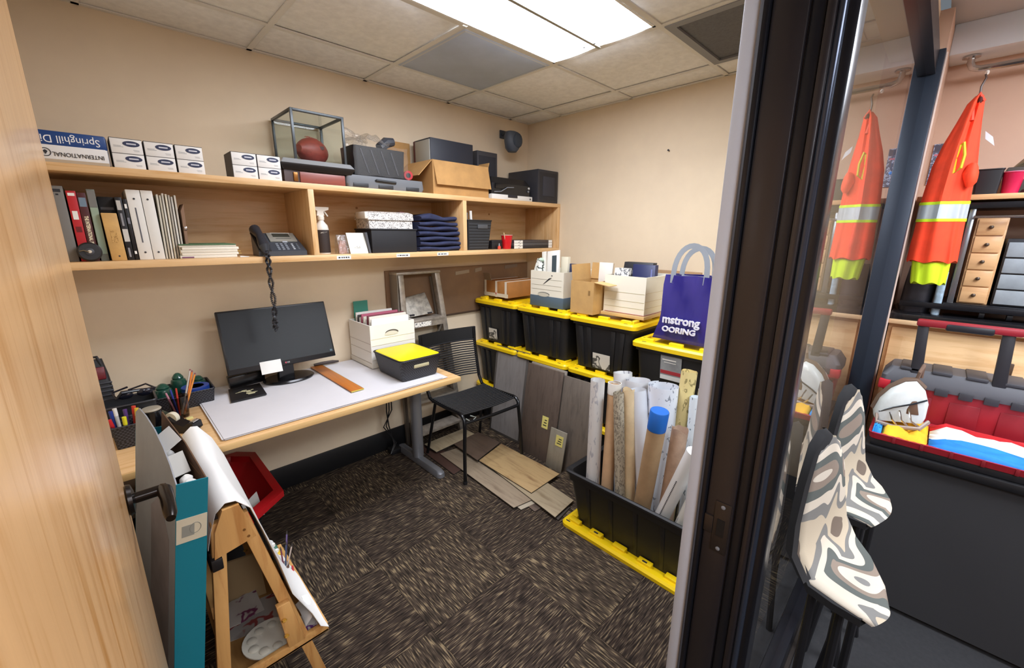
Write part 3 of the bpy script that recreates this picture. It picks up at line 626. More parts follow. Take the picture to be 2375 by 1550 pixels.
# cord: two twisted coiled strands hanging down
pcord = part('handset_cord', B().tube([(.572, 2.30, 1.452), (.572, 2.262, 1.462), (.572, 2.236, 1.455)], .004, 6), mat('#25262c', .35), t)
core = [V((.572, 2.262, 1.462)), V((.572, 2.236, 1.455)), V((.571, 2.222, 1.43)), V((.569, 2.218, 1.38)), V((.570, 2.220, 1.30)), V((.572, 2.222, 1.20)), V((.566, 2.222, 1.13)), V((.564, 2.22, 1.095))]
def along(pts, u):
    f = u*(len(pts)-1); i = min(int(f), len(pts)-2); return pts[i].lerp(pts[i+1], f-i)
for s_ in (0, 1):
    pth = []
    for k in range(360):
        u = k/359; c = along(core, u); a = 2*math.pi*(4.5*u)+math.pi*s_; w_ = 2*math.pi*85*u
        c = c+V((math.cos(a), math.sin(a), 0))*.0075; pth.append(c+V((math.cos(w_), math.sin(w_), .0))*.0052)
    part('coiled_strand', B().tube(pth, .0021, 5), mat('#25262c', .35), pcord)
part('loop_end', B().tube([(.571, 2.226, 1.096), (.569, 2.224, 1.083), (.563, 2.22, 1.079), (.560, 2.216, 1.09)], .0045, 8), mat('#25262c', .35), pcord)

# ---------------------------------------------------------------- bay two
t = thing('spray_bottle', 'white spray bottle with trigger and dark label on the shelf', 'spray bottle', (.884, 2.36, SI))
part('bottle', B().lathe([(.032, 0), (.034, .004), (.034, .13), (.030, .15), (.014, .17), (.013, .185)], (.884, 2.36, SI+.0005), 24), mat('#d8d2c6', .4), t)
part('label', B().lathe([(.0345, .006), (.0347, .007), (.0347, .125), (.0345, .126)], (.884, 2.36, SI+.0005), 24, caps=False), printed('#2d221d', '#c9c3b4', (14, 14, 30), .62), t)
part('collar', B().lathe([(.016, .178), (.017, .182), (.017, .196), (.013, .2)], (.884, 2.36, SI), 20), mat('#e3dccd', .4), t)
part('spray_head', B().prism([(.862, 2.35, SI+.2), (.9, 2.35, SI+.2), (.898, 2.35, SI+.222), (.925, 2.35, SI+.232), (.927, 2.35, SI+.245), (.855, 2.35, SI+.245), (.853, 2.35, SI+.232), (.866, 2.35, SI+.224)], (0, .02, 0)).bevel(.003), mat('#d9d2c4', .4), t)
part('trigger', B().tube([(.902, 2.36, SI+.226), (.912, 2.36, SI+.212), (.921, 2.36, SI+.198)], .004, 8), mat('#d9d2c4', .4), t)
t = thing('plastic_pouch', 'clear pouch with rosy contents beside the spray bottle', 'pouch', (.968, 2.32, SI))
pb = B(); pb.loft([[V((x, y, SI+.001+z)) for x, y in ((.935, 2.30-.02*q), (1.0, 2.30-.02*q), (1.0, 2.325+.02*q), (.935, 2.325+.02*q))] for z, q in ((0, 1), (.03, .8), (.07, .2), (.1, -.4))]).jitter(.004, 40)
part('pouch', pb, FILM, t); part('contents', B().loft([rr(.942, .993, 2.300, 2.325, .008, SI+.002), rr(.95, .985, 2.305, 2.32, .006, SI+.07)]).jitter(.003, 60, 2), mat('#9c6a55', .6, vary=.2, vs=40), t)
t = thing('greeting_card', 'white card leaning against the black box on the shelf', 'card', (1.03, 2.28, SI))
part('card', B().hexa([(.992, 2.268, SI+.0005), (1.096, 2.272, SI+.0005), (1.096, 2.276, SI+.0005), (.992, 2.272, SI+.0005), (.985, 2.296, SI+.112), (1.089, 2.3, SI+.112), (1.089, 2.304, SI+.112), (.985, 2.3, SI+.112)], .0006), mat('#eeecdf', .6), t)
part('print', B().hexa([(1.02, 2.2748, SI+.03), (1.06, 2.2763, SI+.03), (1.06, 2.278, SI+.03), (1.02, 2.2768, SI+.03), (1.02, 2.2775, SI+.042), (1.06, 2.279, SI+.042), (1.06, 2.281, SI+.042), (1.02, 2.280, SI+.042)]), printed('#eeecdf', '#77776f', (160, 160, 160), .45), t)
t = thing('storage_box', 'matte black storage box holding the patterned box on the shelf', 'box', (1.26, 2.36, SI))
part('body', B().box(1.118, 1.408, 2.265, 2.47, SI+.0005, SI+.128, .002), mat('#1a1a1d', .7), t)
part('lid', B().box(1.114, 1.412, 2.261, 2.474, SI+.128, SI+.1365, .002), mat('#1d1d21', .7), t)
part('leaning_panel', B().hexa([(1.1, 2.27, SI+.0005), (1.112, 2.27, SI+.0005), (1.112, 2.4, SI+.0005), (1.1, 2.4, SI+.0005), (1.085, 2.275, SI+.115), (1.097, 2.275, SI+.115), (1.097, 2.4, SI+.115), (1.085, 2.4, SI+.115)]), mat('#4b4b4e', .6), t)
m, nt, b_ = nodes_of('floral'); f = noisetex(nt, coords(nt), 130, 2, .6, 1.5)
nt.links.new(ramp(nt, f, [(.42, '5d5a58'), (.48, 'dcd7cf'), (.6, 'ece8e0'), (.66, '9a8f88')]), b_.inputs['Base Color']); FLORAL = m
t = thing('patterned_box', 'white box with small floral pattern on top of the black box', 'box', (1.26, 2.38, SI+.137))
part('body', B().loft([rr(1.118, 1.398, 2.285, 2.45, .004, SI+.137), rr(1.118, 1.398, 2.29, 2.45, .004, SI+.21)]), FLORAL, t)
part('lid', B().loft([rr(1.112, 1.404, 2.28, 2.456, .004, SI+.185), rr(1.114, 1.402, 2.284, 2.454, .004, SI+.222), rr(1.13, 1.388, 2.31, 2.44, .01, SI+.232)]), FLORAL, t)
part('lid_tab', B().box(1.096, 1.116, 2.284, 2.40, SI+.19, SI+.228, .004), mat('#ded8cc', .6), t)
part('ribbon', B().box(1.34, 1.37, 2.33, 2.37, SI+.230, SI+.238, .002), mat('#5b1a22', .5), t)
nav = mat('#262c4a', .85, vary=.12, vs=25, bmp=.3, bs=300)
for k in range(7):
    z = SI+.001+k*.031; dx = (0, .006, -.004, .004, -.006, -.012, -.02)[k]; x0, x1 = 1.437+max(0, k-4)*.012, 1.748+dx; y0 = 2.272+random.uniform(0, .012)
    q = B(); rows = []
    for yy, zz in ((2.52, .004), (y0+.02, .001), (y0, .008), (y0-.003, .0155), (y0, .023), (y0+.02, .0285), (2.52, .027)):
        rows.append([V((x0+(x1-x0)*i/14+.004*math.sin(k+i), yy, z+zz+.004*math.sin(i*.55+k*2.1)*(yy < 2.4)*(0.3 if zz < .005 else 1)+(.016*math.sin(math.pi*min(1, i/9)) if k == 6 and zz > .02 else 0))) for i in range(15)])
    q.sheet(rows)
    for col_ in (0, 14):
        q.mesh([r[col_] for r in rows], [tuple(range(7))])
    solo('folded_shirt', q, nav, 'navy folded garment, %s of the pile on the shelf' % ['lowest', 'second from bottom', 'third from bottom', 'middle', 'third from top', 'second from top', 'topmost'][k], 'clothing', 'folded navy garments', 60)

# ---------------------------------------------------------------- bay three
t = thing('desk_basket', 'black plastic basket with white tubes on the right shelf bay', 'basket', (1.925, 2.36, SI))
bk = mat('#202225', .55)
def ringbox(x0, x1, y0, y1, r, z): return rr(x0, x1, y0, y1, r, z)
part('wall', B().loft([ringbox(1.832, 2.018, 2.29, 2.42, .012, SI+.001), ringbox(1.815, 2.034, 2.27, 2.44, .012, SI+.2), ringbox(1.819, 2.030, 2.274, 2.436, .012, SI+.2), ringbox(1.836, 2.014, 2.294, 2.416, .012, SI+.004)]), bk, t)
part('rim', B().tube(ringbox(1.815, 2.034, 2.27, 2.44, .012, SI+.2), .004, 6, True), bk, t)
for k in range(9): 
    z = SI+.012+k*.02; ins = .017*(1-k*.02/.2)
    part('slat', B().box(1.822+ins, 2.027-ins, 2.2675+ins*1.18, 2.272+ins*1.18, z, z+.008), mat('#34373b', .5), t)
part('label_holder', B().box(1.9, 1.99, 2.268, 2.272, SI+.145, SI+.172, .002), mat('#4d4f52', .5), t)
solo('white_tube', B().cyl((1.9, 2.33, SI+.01), (1.862, 2.30, SI+.262), .0095, n=14), mat('#e9e7df', .4), 'white tube sticking out of the black basket on the shelf', 'tube')
solo('grey_tube', B().cyl((1.86, 2.36, SI+.01), (1.838, 2.31, SI+.25), .006, n=12), mat('#8a8f90', .4), 'thin grey tube beside the white tube in the basket', 'tube')
t = thing('small_black_box', 'small black box between the basket and the red cup', 'box', (2.11, 2.35, SI)); part('body', B().box(2.062, 2.162, 2.305, 2.4, SI+.0005, SI+.052, .002), BLACK, t); part('lid', B().box(2.061, 2.163, 2.304, 2.401, SI+.052, SI+.0635, .002), mat('#202024', .5), t)
t = thing('glue_bottle', 'tiny orange bottle in front of the small black box', 'bottle', (2.10, 2.285, SI)); part('bottle', B().lathe([(.010, 0), (.012, .002), (.012, .018), (.006, .024)], (2.115, 2.285, SI+.0005), 16), mat('#d8503a', .4), t); part('cap', B().lathe([(.006, .023), (.006, .03), (.002, .044)], (2.115, 2.285, SI), 12), mat('#8c8c8c', .4), t)
t = thing('red_cup', 'red plastic party cup with a stick on the right shelf bay', 'cup', (2.215, 2.31, SI))
part('cup', B().lathe([(.0, .002), (.029, .002), (.0295, .0), (.032, .004), (.043, .098), (.0455, .1), (.044, .102), (.041, .098), (.030, .006), (0, .005)], (2.215, 2.31, SI+.0005), 28, caps=False), mat('#d01822', .35), t)
part('rim', B().tube([(2.215+.044*math.cos(a*math.pi/14), 2.31+.044*math.sin(a*math.pi/14), SI+.101) for a in range(28)], .002, 6, True), mat('#e9b9b0', .4), t)
part('stirring_stick', B().hexa([(2.20, 2.30, SI+.02), (2.206, 2.30, SI+.02), (2.206, 2.302, SI+.02), (2.20, 2.302, SI+.02), (2.158, 2.285, SI+.118), (2.166, 2.285, SI+.121), (2.166, 2.287, SI+.121), (2.158, 2.287, SI+.118)]), mat('#d3bd92', .6), t)
for k in range(3):
    z = SI+.0006+k*.021
    t = thing('flat_binder', ['lowest', 'middle', 'top'][k]+' dark grey binder lying flat in the stack of three', 'binder', (2.5, 2.4, z), group='flat binders on the right shelf bay')
    part('cover', B().box(2.268+k*.002, 2.715, 2.285, 2.56, z, z+.0205, .002), mat(['#2b2828', '#4c4a4a', '#443e3d'][k], .5), t)
    part('white_end_label', B().box(2.27, 2.362, 2.2835, 2.287, z+.001, z+.020), SCRIB, t); part('white_end_label', B().box(2.668, 2.712, 2.2835, 2.287, z+.001, z+.020), cw, t)
# ================================================================== desk
DZ = .73; DF, DBK, DL, DR = 1.862, 2.60, -.165, 1.41
t = thing('desk', 'maple laminate desk on grey steel T legs against the back wall', 'desk', (.62, 2.23, 0))
part('desktop', B().box(DL, DR, DF, DBK, DZ-.03, DZ, .003), MAPLE, t)
part('edge_band', B().box(DL, DR, DF-.004, DF, DZ-.028, DZ-.002, .0015), mat('#d9b277', .5), t)
lm = mat('#85868a', .35, .5)
for x in (1.33, -.155):
    part('leg', B().loft([rr(x, x+.075, 2.28, 2.34, .025, .045), rr(x, x+.075, 2.28, 2.34, .025, DZ-.03)]), lm, t)
    ft = B(); ft.loft([rr(x+.008, x+.067, 2.02, 2.57, .028, .004), rr(x+.010, x+.065, 2.024, 2.566, .026, .03), rr(x+.018, x+.057, 2.05, 2.54, .019, .045)]); part('foot', ft, lm, t)
    part('top_bracket', B().box(x+.012, x+.063, 1.95, 2.56, DZ-.052, DZ-.03, .003), lm, t)
part('rear_beam', B().box(-.01, 1.33, 2.31, 2.34, DZ-.10, DZ-.04, .003), lm, t)
PZ = DZ+.001
# large paper sheets on the desk
random.seed(5)
for k in range(4):
    o_ = [(-.000, .004), (.006, -.004), (-.004, .001), (.003, -.002)][k]; z = PZ+k*.0026
    rows = []
    for i in range(25):
        u = i/24; x = .24+o_[0]+1.065*u+(.03 if k < 2 else 0)*u
        rows.append([V((x, 1.895+o_[1]+.70*j/16, z+.0006+(.0006*(k+1))*max(0, noise.noise(V((x*5, j*.4, k)))))) for j in range(17)])
    solo('paper_sheet', B().sheet(rows, (0, 0, .0012)), mat('#d6d4d6', .75, vary=.015, vs=3),
         ['lowest of the large white sheets covering the desk', 'second of the large white sheets on the desk', 'third of the large white sheets on the desk', 'topmost large white sheet on the desk under the ruler'][k], 'paper', 'large sheets on the desk', 60)
QZ = PZ+.0145
# monitor
MB = Matrix.Translation((.632, 2.385, QZ+.105)) @ Matrix.Rotation(-.01, 4, 'Z') @ Matrix.Rotation(-.33, 4, 'X')
t = thing('monitor', 'black widescreen monitor tilted back on an oval stand', 'monitor', (.66, 2.46, QZ))
part('bezel', B(MB).box(-.265, .265, -.012, .012, 0, .325, .004), mat('#141417', .35), t)
part('screen', B(MB).box(-.256, .256, -.0135, -.011, .026, .316), mat('#0b0b0d', .35, spec=.3), t)
part('rear_shell', B(MB).loft([[V((x, .012, z)) for x, z in ((-.25, .02), (.25, .02), (.25, .31), (-.25, .31))], [V((x, .04, z)) for x, z in ((-.16, .05), (.16, .05), (.16, .26), (-.16, .26))]]), mat('#101013', .5), t)
lgo = part('logo_ring', B(MB).lathe([(.0, 0), (.0045, 0), (.0045, .0006), (0, .0006)], (.0, -.0122, .0135), 14, (0, -1, 0), False), mat('#b03048', .4), t)
text('LG', .010, MB @ plane_m((.013, -.0126, .0135), (1, 0, 0), (0, 0, 1)), mat('#b9b9b9', .4), t, bold=.0003)
part('energy_sticker', B(MB).box(.238, .250, -.0142, -.0134, .032, .042), mat('#49606a', .4), t)
part('stand_neck', B().hexa([(.60, 2.42, QZ+.01), (.68, 2.42, QZ+.01), (.68, 2.46, QZ+.01), (.60, 2.46, QZ+.01), (.605, 2.40, QZ+.16), (.675, 2.40, QZ+.16), (.675, 2.455, QZ+.2), (.605, 2.455, QZ+.2)], .005), BLACKG, t)
part('stand_base', B().loft([[V((.665+a*math.cos(k*math.pi/20), 2.475+b_*math.sin(k*math.pi/20), z)) for k in range(40)] for a, b_, z in ((.13, .095, QZ), (.132, .097, QZ+.004), (.125, .09, QZ+.012), (.05, .04, QZ+.016))]), BLACKG, t)
solo('taped_note', B(MB).sheet([[V((-.123+.10*i/5, -.0165-.002*math.sin(i), -.028+.066*j/4)) for j in range(5)] for i in range(6)], (0, -.0008, 0)), mat('#e7e6e0', .7), 'small white note taped to the lower edge of the monitor', 'note')
solo('soundbar', B().hexa([(.388, 2.505, DZ+.001), (.56, 2.535, DZ+.001), (.56, 2.58, DZ+.001), (.388, 2.555, DZ+.001), (.383, 2.515, DZ+.075), (.56, 2.535, DZ+.075), (.56, 2.58, DZ+.075), (.383, 2.56, DZ+.075)], .006), BLACKG, 'black box-shaped speaker bar behind the monitor on the desk', 'speaker')
solo('phone_handset', B().tube([(.84, 2.585, QZ+.012), (.89, 2.582, QZ+.013), (.95, 2.576, QZ+.012), (.985, 2.57, QZ+.010)], [.008, .011, .011, .006], 10), mat('#3a2d28', .4), 'slim dark brown gadget lying behind the ruler near the wall', 'gadget')
NM = MX((.432, 2.385, QZ), -.01)
t = thing('notebook', 'black square notebook with a cream emblem lying on the sheets', 'notebook', (.432, 2.385, QZ))
part('cover', B(NM).hexa([(-.085, -.1, 0), (.07, -.1, 0), (.085, .1, 0), (-.06, .1, 0), (-.085, -.1, .006), (.07, -.1, .006), (.085, .1, .006), (-.06, .1, .006)], .001), mat('#17171b', .5), t)
em = B(NM)
for a, b_, c, d_ in ((-.01, .004, .02, .014), (-.03, .012, -.002, .02), (.0, -.012, .022, .0), (-.005, -.036, .038, -.022), (.0, -.05, .03, -.04), (.018, -.03, .045, -.026), (-.015, .022, .008, .03), (.024, .012, .036, .02), (-.045, .008, -.03, .012)):
    em.box(a, c, b_, d_, .006, .0064)
part('emblem', em, mat('#d9d2a8', .5), t)
t = thing('ruler', 'orange brown wooden ruler lying across the white sheets', 'ruler', (.85, 2.3, QZ))
rm = Matrix.Translation((.835, 2.02, QZ)) @ Matrix.Rotation(.008, 4, 'Z')
part('blade', B(rm).box(-.012, .055, 0, .57, 0, .004, .001), wood('a85a20', 'c4742c', (30, 2, 30), key='rul'), t)
part('brass_edge', B(rm).box(.055, .058, 0, .57, 0, .0035), mat('#c9a24a', .3, .7), t)
part('tip', B(rm).box(-.012, .055, -.004, 0, 0, .0038), mat('#d3c65a', .4), t)
# white file box with folders on the desk
FZ = QZ
t = carton('file_box', 'white archive box full of folders on the desk beside the monitor', 1.083, 1.385, 2.305, 2.595, FZ, FZ+.265, WHITE, .006)
hb = B(); pts = [(1.195+.045*math.cos(a), 2.3045, FZ+.205+.02*math.sin(a)*(1 if math.sin(a) > 0 else .25)) for a in [k*math.pi/10 for k in range(20)]]
part('hand_hole', B().prism([(p[0]+.03, p[1], p[2]) for p in pts], (0, -.001, 0)), mat('#5a5248', .7), t)
part('hand_flap', B().prism([(p[0]+.026, p[1]-.0015, p[2]-.008) for p in pts], (0, -.0006, 0)), mat('#d8d4c8', .6), t)
for z in (.06, .15, .19): part('printed_line', B().box(1.086, 1.382, 2.3035, 2.3052, FZ+z-.012, FZ+z-.0105), mat('#c9c09a', .6), t)
for z in (.03, .10, .15): part('printed_line', B().box(1.0815, 1.0832, 2.31, 2.59, FZ+z, FZ+z+.0015), mat('#a89a90', .6), t)
part('base_sleeve', B().box(1.079, 1.389, 2.30, 2.599, FZ, FZ+.028, .001), mat('#dcd7cb', .6), t)
fcol = ['#f0eee8', '#d8d3c6', '#6d2f3a', '#eceae4', '#c9c4b4', '#a9556a', '#e8e6e0', '#3d3a38', '#efece6', '#4c9a86']
for k in range(9):
    y = 2.335+k*.026; h = .285+.012*(k % 3)+(.01 if k < 2 else 0)
    solo('hanging_folder', B().hexa([(1.10, y, FZ+.007), (1.372, y, FZ+.007), (1.372, y+.012, FZ+.007), (1.10, y+.012, FZ+.007), (1.115, y+.004, FZ+h), (1.365, y+.004, FZ+h), (1.365, y+.016, FZ+h), (1.115, y+.016, FZ+h)], .002), mat(fcol[k], .7),
         ['frontmost white folder', 'second folder', 'third folder, maroon edged', 'fourth folder', 'fifth folder', 'sixth folder, pink edged', 'seventh folder', 'dark eighth folder', 'rearmost white folder'][k]+' in the desk archive box', 'folder', 'folders in the desk archive box')
solo('green_card', B().hexa([(1.12, 2.582, FZ+.007), (1.215, 2.582, FZ+.007), (1.215, 2.588, FZ+.007), (1.12, 2.588, FZ+.007), (1.12, 2.588, FZ+.375), (1.215, 2.588, FZ+.375), (1.215, 2.592, FZ+.375), (1.12, 2.592, FZ+.375)]), mat('#3f8f7c', .6), 'teal green card standing up at the back of the archive box', 'card')
# woven basket with yellow lid
m, nt, b_ = nodes_of('weave'); br = nt.nodes.new('ShaderNodeTexChecker'); br.inputs['Scale'].default_value = 1
nt.links.new(coords(nt, (150, 150, 150)), br.inputs['Vector']); br.inputs['Color1'].default_value = lin('#141417'); br.inputs['Color2'].default_value = lin('#3c3c42')
nt.links.new(br.outputs[0], b_.inputs['Base Color']); b_.inputs['Roughness'].default_value = .5; bump(nt, b_, br.outputs['Fac'], .8, .003); WEAVE = m
t = thing('lidded_basket', 'black woven plastic basket with bright yellow lid on the desk', 'basket', (1.215, 2.11, QZ))
q = .0
part('wall', B().loft([rr(1.095, 1.325, 1.97, 2.25, .02, QZ+.001), rr(1.075, 1.345, 1.95, 2.27, .02, QZ+.12), rr(1.079, 1.341, 1.954, 2.266, .02, QZ+.12), rr(1.099, 1.321, 1.974, 2.246, .02, QZ+.005)]), WEAVE, t)
part('rim', B().tube(rr(1.075, 1.345, 1.95, 2.27, .02, QZ+.12), .005, 6, True), BLACK, t)
part('lid', B().loft([rr(1.082, 1.338, 1.957, 2.263, .025, QZ+.118), rr(1.080, 1.340, 1.955, 2.265, .025, QZ+.124), rr(1.088, 1.332, 1.963, 2.257, .025, QZ+.128)]), mat('#ecd912', .45), t)
part('handle_slot', B().box(1.16, 1.26, 1.9525, 1.966, QZ+.066, QZ+.088, .006), mat('#b9b08a', .6), t)

# ---------------------------------------------------------------- clutter at the left end of the desk
def tray(name, label, x0, x1, y0, y1, h, m, z=DZ+.001, cat='tray', flare=.008):
    t = thing(name, label, cat, ((x0+x1)/2, (y0+y1)/2, z))
    part('wall', B().loft([rr(x0+flare, x1-flare, y0+flare, y1-flare, .01, z), rr(x0, x1, y0, y1, .01, z+h), rr(x0+.004, x1-.004, y0+.004, y1-.004, .01, z+h), rr(x0+flare+.003, x1-flare-.003, y0+flare+.003, y1-flare-.003, .01, z+.004)]), m, t)
    part('rim', B().tube(rr(x0, x1, y0, y1, .01, z+h), .0035, 6, True), m, t)
    return t
blkp = mat('#1b1c20', .5)
tray('black_tray', 'black woven tray holding mugs and blue tape on the desk', .06, .305, 2.385, 2.595, .075, WEAVE)
t = thing('tape_ring', 'wide roll of blue tape standing in the black tray', 'tape roll', (.235, 2.43, DZ+.006))
part('roll', B().lathe([(.035, 0), (.056, 0), (.056, .05), (.035, .05)], (.238, 2.452, DZ+.0365), 32), mat('#1f3f8f', .4), t); part('core', B().lathe([(.033, 0), (.0352, 0), (.0352, .05), (.033, .05)], (.238, 2.452, DZ+.0365), 32), mat('#8d6f4a', .8), t)
mugm = mat('#1f4a3c', .18, vary=.2, vs=18, coat=.4)
for k, (x, y, r, h) in enumerate(((.118, 2.475, .038, .115), (.185, 2.545, .034, .135), (.262, 2.54, .034, .105))):
    t = thing('green_jar', ['dark green glazed jar at the left of the tray', 'tallest dark green glazed jar behind the pencils', 'dark green glazed jar behind the blue tape'][k], 'jar', (x, y, DZ+.006), group='green jars in the tray')
    part('jar', B().lathe([(r*.7, 0), (r, .01), (r, h*.6), (r*.85, h*.75), (r*.6, h*.8)], (x, y, DZ+.0065), 24), mugm, t)
    part('lid', B().lathe([(r*.66, h*.8), (r*.7, h*.84), (r*.4, h*.96), (r*.18, h), (0, h)], (x, y, DZ+.0065), 20, caps=False), mugm, t)
# clear pencil cup
t = thing('pencil_cup', 'smoky clear cup of pencils standing on the desk', 'pencil cup', (.155, 2.30, DZ+.001))
SMOKE = glassy('smoky_plastic', (.62, .58, .55, 1), 1.5)
part('cup', B().lathe([(.001, 0), (.030, 0), (.037, .1), (.035, .1), (.028, .004), (.001, .004)], (.155, 2.30, DZ+.001), 24), SMOKE, t)
pc = [('#d9792a', (.17, 2.31), (.228, 2.375, .178)), ('#d98a3a', (.165, 2.30), (.236, 2.37, .165)), ('#b9b3a8', (.16, 2.31), (.222, 2.38, .185)), ('#c23a2c', (.15, 2.30), (.155, 2.315, .125)), ('#2c3a8f', (.145, 2.29), (.135, 2.30, .128)), ('#c98a9a', (.14, 2.29), (.118, 2.29, .12))]
for k, (c, b0, tp_) in enumerate(pc):
    p0 = V((b0[0], b0[1], DZ+.008)); p1 = V((tp_[0], tp_[1], DZ+tp_[2])); dv = (p1-p0).normalized()
    t = thing('pencil' if k < 3 else 'pen', ['bright orange pencil leaning right in the clear cup', 'second orange pencil in the clear cup', 'pale grey pencil in the clear cup', 'red pen in the clear cup', 'blue pen in the clear cup', 'pink pen in the clear cup'][k], 'pencil' if k < 3 else 'pen', p0, group='pencils in the clear cup')
    part('barrel', B().cyl(p0, p1, .0038, n=8), mat(c, .45), t); part('tip', B().cyl(p1, p1+dv*.008, .0038, .003, n=8), mat('#8a4a52' if k < 3 else c, .5), t)
# tape dispenser
t = thing('tape_dispenser', 'black desktop tape dispenser with a white tape roll', 'tape dispenser', (.13, 2.12, DZ+.001))
TMt = MX((.135, 2.125, DZ+.001), -.75)
prof = [(-.075, 0), (.06, 0), (.072, .012), (.068, .04), (.05, .045), (.03, .03), (.0, .042), (-.03, .07), (-.06, .062), (-.078, .03)]
part('body', B(TMt).prism([(x, -.026, z) for x, z in prof], (0, .052, 0)).bevel(.003), BLACKG, t)
part('tape', B(TMt).lathe([(.012, -.010), (.025, -.010), (.025, .010), (.012, .010)], (-.03, 0, .058), 24, (0, 1, 0)), mat('#d8d0b8', .5), t)
part('cutter', B(TMt).box(.05, .066, -.016, .016, .043, .047), CHROME, t)
# stapler, organisers, sunglasses
t = thing('stapler', 'dark olive stapler standing between the pen baskets', 'stapler', (.10, 2.20, DZ+.001))
SM = MX((.10, 2.235, DZ+.001), -.95)
part('base', B(SM).box(-.07, .07, -.016, .016, 0, .012, .003), BLACK, t); part('arm', B(SM).hexa([(-.07, -.015, .04), (.075, -.013, .018), (.075, .013, .018), (-.07, .015, .04), (-.065, -.012, .075), (.07, -.01, .04), (.07, .01, .04), (-.065, .012, .075)], .005), mat('#2f3a2e', .3), t)
part('hinge', B(SM).box(-.075, -.045, -.014, .014, .012, .04, .002), BLACK, t)
t = tray('pen_organizer', 'black mesh organizer full of markers near the door', -.072, .012, 2.085, 2.20, .09, WEAVE, cat='organizer', flare=.006)
mk = [('#c0202a', (-.05, 2.11), (-.07, 2.10), .125, 'red marker at the left of the organizer'), ('#d8d42a', (-.03, 2.10), (-.028, 2.088), .128, 'bright yellow highlighter in the organizer'), ('#e9e7e2', (-.045, 2.14), (-.05, 2.15), .15, 'white marker in the organizer'), ('#233a8c', (-.055, 2.15), (-.062, 2.15), .142, 'blue marker in the organizer'), ('#5a3a7c', (-.02, 2.15), (-.022, 2.16), .135, 'purple marker in the organizer'), ('#d03a28', (-.005, 2.14), (.005, 2.15), .145, 'orange red marker at the right of the organizer'), ('#d8b83a', (.0, 2.12), (.012, 2.13), .14, 'amber highlighter at the right of the organizer')]
for c, b0, t0, h, lb in mk:
    p0 = V((*b0, DZ+.006)); p1 = V((*t0, DZ+h)); dv = (p1-p0).normalized()
    t = thing('marker', lb, 'marker', p0, group='markers in the organizer')
    part('barrel', B().cyl(p0, p1-dv*.03, .0062, n=10), mat(shade(c, .85), .4), t); part('cap', B().cyl(p1-dv*.03, p1, .0068, n=10), mat(c, .35), t)
t = thing('desk_caddy', 'black tall caddy behind the markers with a curved rim', 'caddy', (.0, 2.27, DZ+.001))
part('box', B().loft([rr(-.09, .075, 2.24, 2.36, .012, DZ+.001), rr(-.095, .08, 2.235, 2.37, .012, DZ+.125), rr(-.09, .075, 2.24, 2.365, .012, DZ+.125), rr(-.085, .07, 2.245, 2.355, .012, DZ+.01)]), blkp, t)
part('rim', B().tube(rr(-.095, .08, 2.235, 2.37, .012, DZ+.126), .005, 6, True), mat('#2c2c31', .35), t)
t = thing('lidded_pot', 'small black pot with a pale round lid beside the caddy', 'pot', (.065, 2.18, DZ+.001))
part('pot', B().lathe([(.028, 0), (.034, .003), (.034, .09), (.03, .094)], (.055, 2.205, DZ+.001), 24), BLACKG, t); part('lid', B().lathe([(.034, .094), (.035, .097), (.03, .102), (0, .103)], (.055, 2.205, DZ+.001), 24, caps=False), mat('#a59c8a', .4), t)
t = thing('sunglasses', 'black sunglasses heap resting on the caddy', 'sunglasses', (.03, 2.36, DZ+.13))
part('frame', B().tube([(-.04, 2.30, DZ+.14), (-.02, 2.295, DZ+.165), (.02, 2.30, DZ+.163), (.06, 2.31, DZ+.155), (.085, 2.34, DZ+.15)], [.004, .009, .007, .008, .004], 8), mat('#1f1f27', .25), t)
for x in (-.012, .05): part('lens', B().ball((x, 2.297, DZ+.15), .026, (1, .25, .62)), mat('#181a24', .12), t)
part('temple', B().tube([(.085, 2.34, DZ+.15), (.06, 2.37, DZ+.165), (.0, 2.375, DZ+.15)], .004, 6), mat('#1f1f27', .25), t)
part('temple', B().tube([(-.04, 2.30, DZ+.14), (-.05, 2.34, DZ+.16), (.0, 2.36, DZ+.168)], .004, 6), mat('#1f1f27', .25), t)
t = thing('handheld_radio', 'black and dark red handheld device standing behind the organizers', 'radio', (-.075, 2.47, DZ+.001))
RMm = MX((-.09, 2.46, DZ+.001), .0, -.18)
part('body', B(RMm).loft([rr(-.04, .04, -.03, .03, .012, 0), rr(-.042, .045, -.032, .032, .012, .14), rr(-.038, .04, -.028, .028, .014, .21), rr(-.03, .03, -.02, .02, .012, .28)]), blkp, t)
part('red_panel', B(RMm).box(-.028, .032, -.034, -.028, .19, .245, .004), mat('#6a1a22', .35), t)
for k in range(4): part('ridge', B(RMm).box(-.04, .046, -.037, -.03, .115+k*.018, .123+k*.018, .002), mat('#2f3036', .4), t)
part('grip_ring', B(RMm).tube([(-.025, -.02, .25), (-.02, -.022, .29), (.015, -.022, .29), (.025, -.02, .25)], .006, 8), blkp, t)
solo('yellow_sticky', B().box(.165, .19, 2.235, 2.26, DZ+.0005, DZ+.006, .001), mat('#e3d58a', .7), 'small pale yellow pad beside the pencil cup', 'sticky pad')

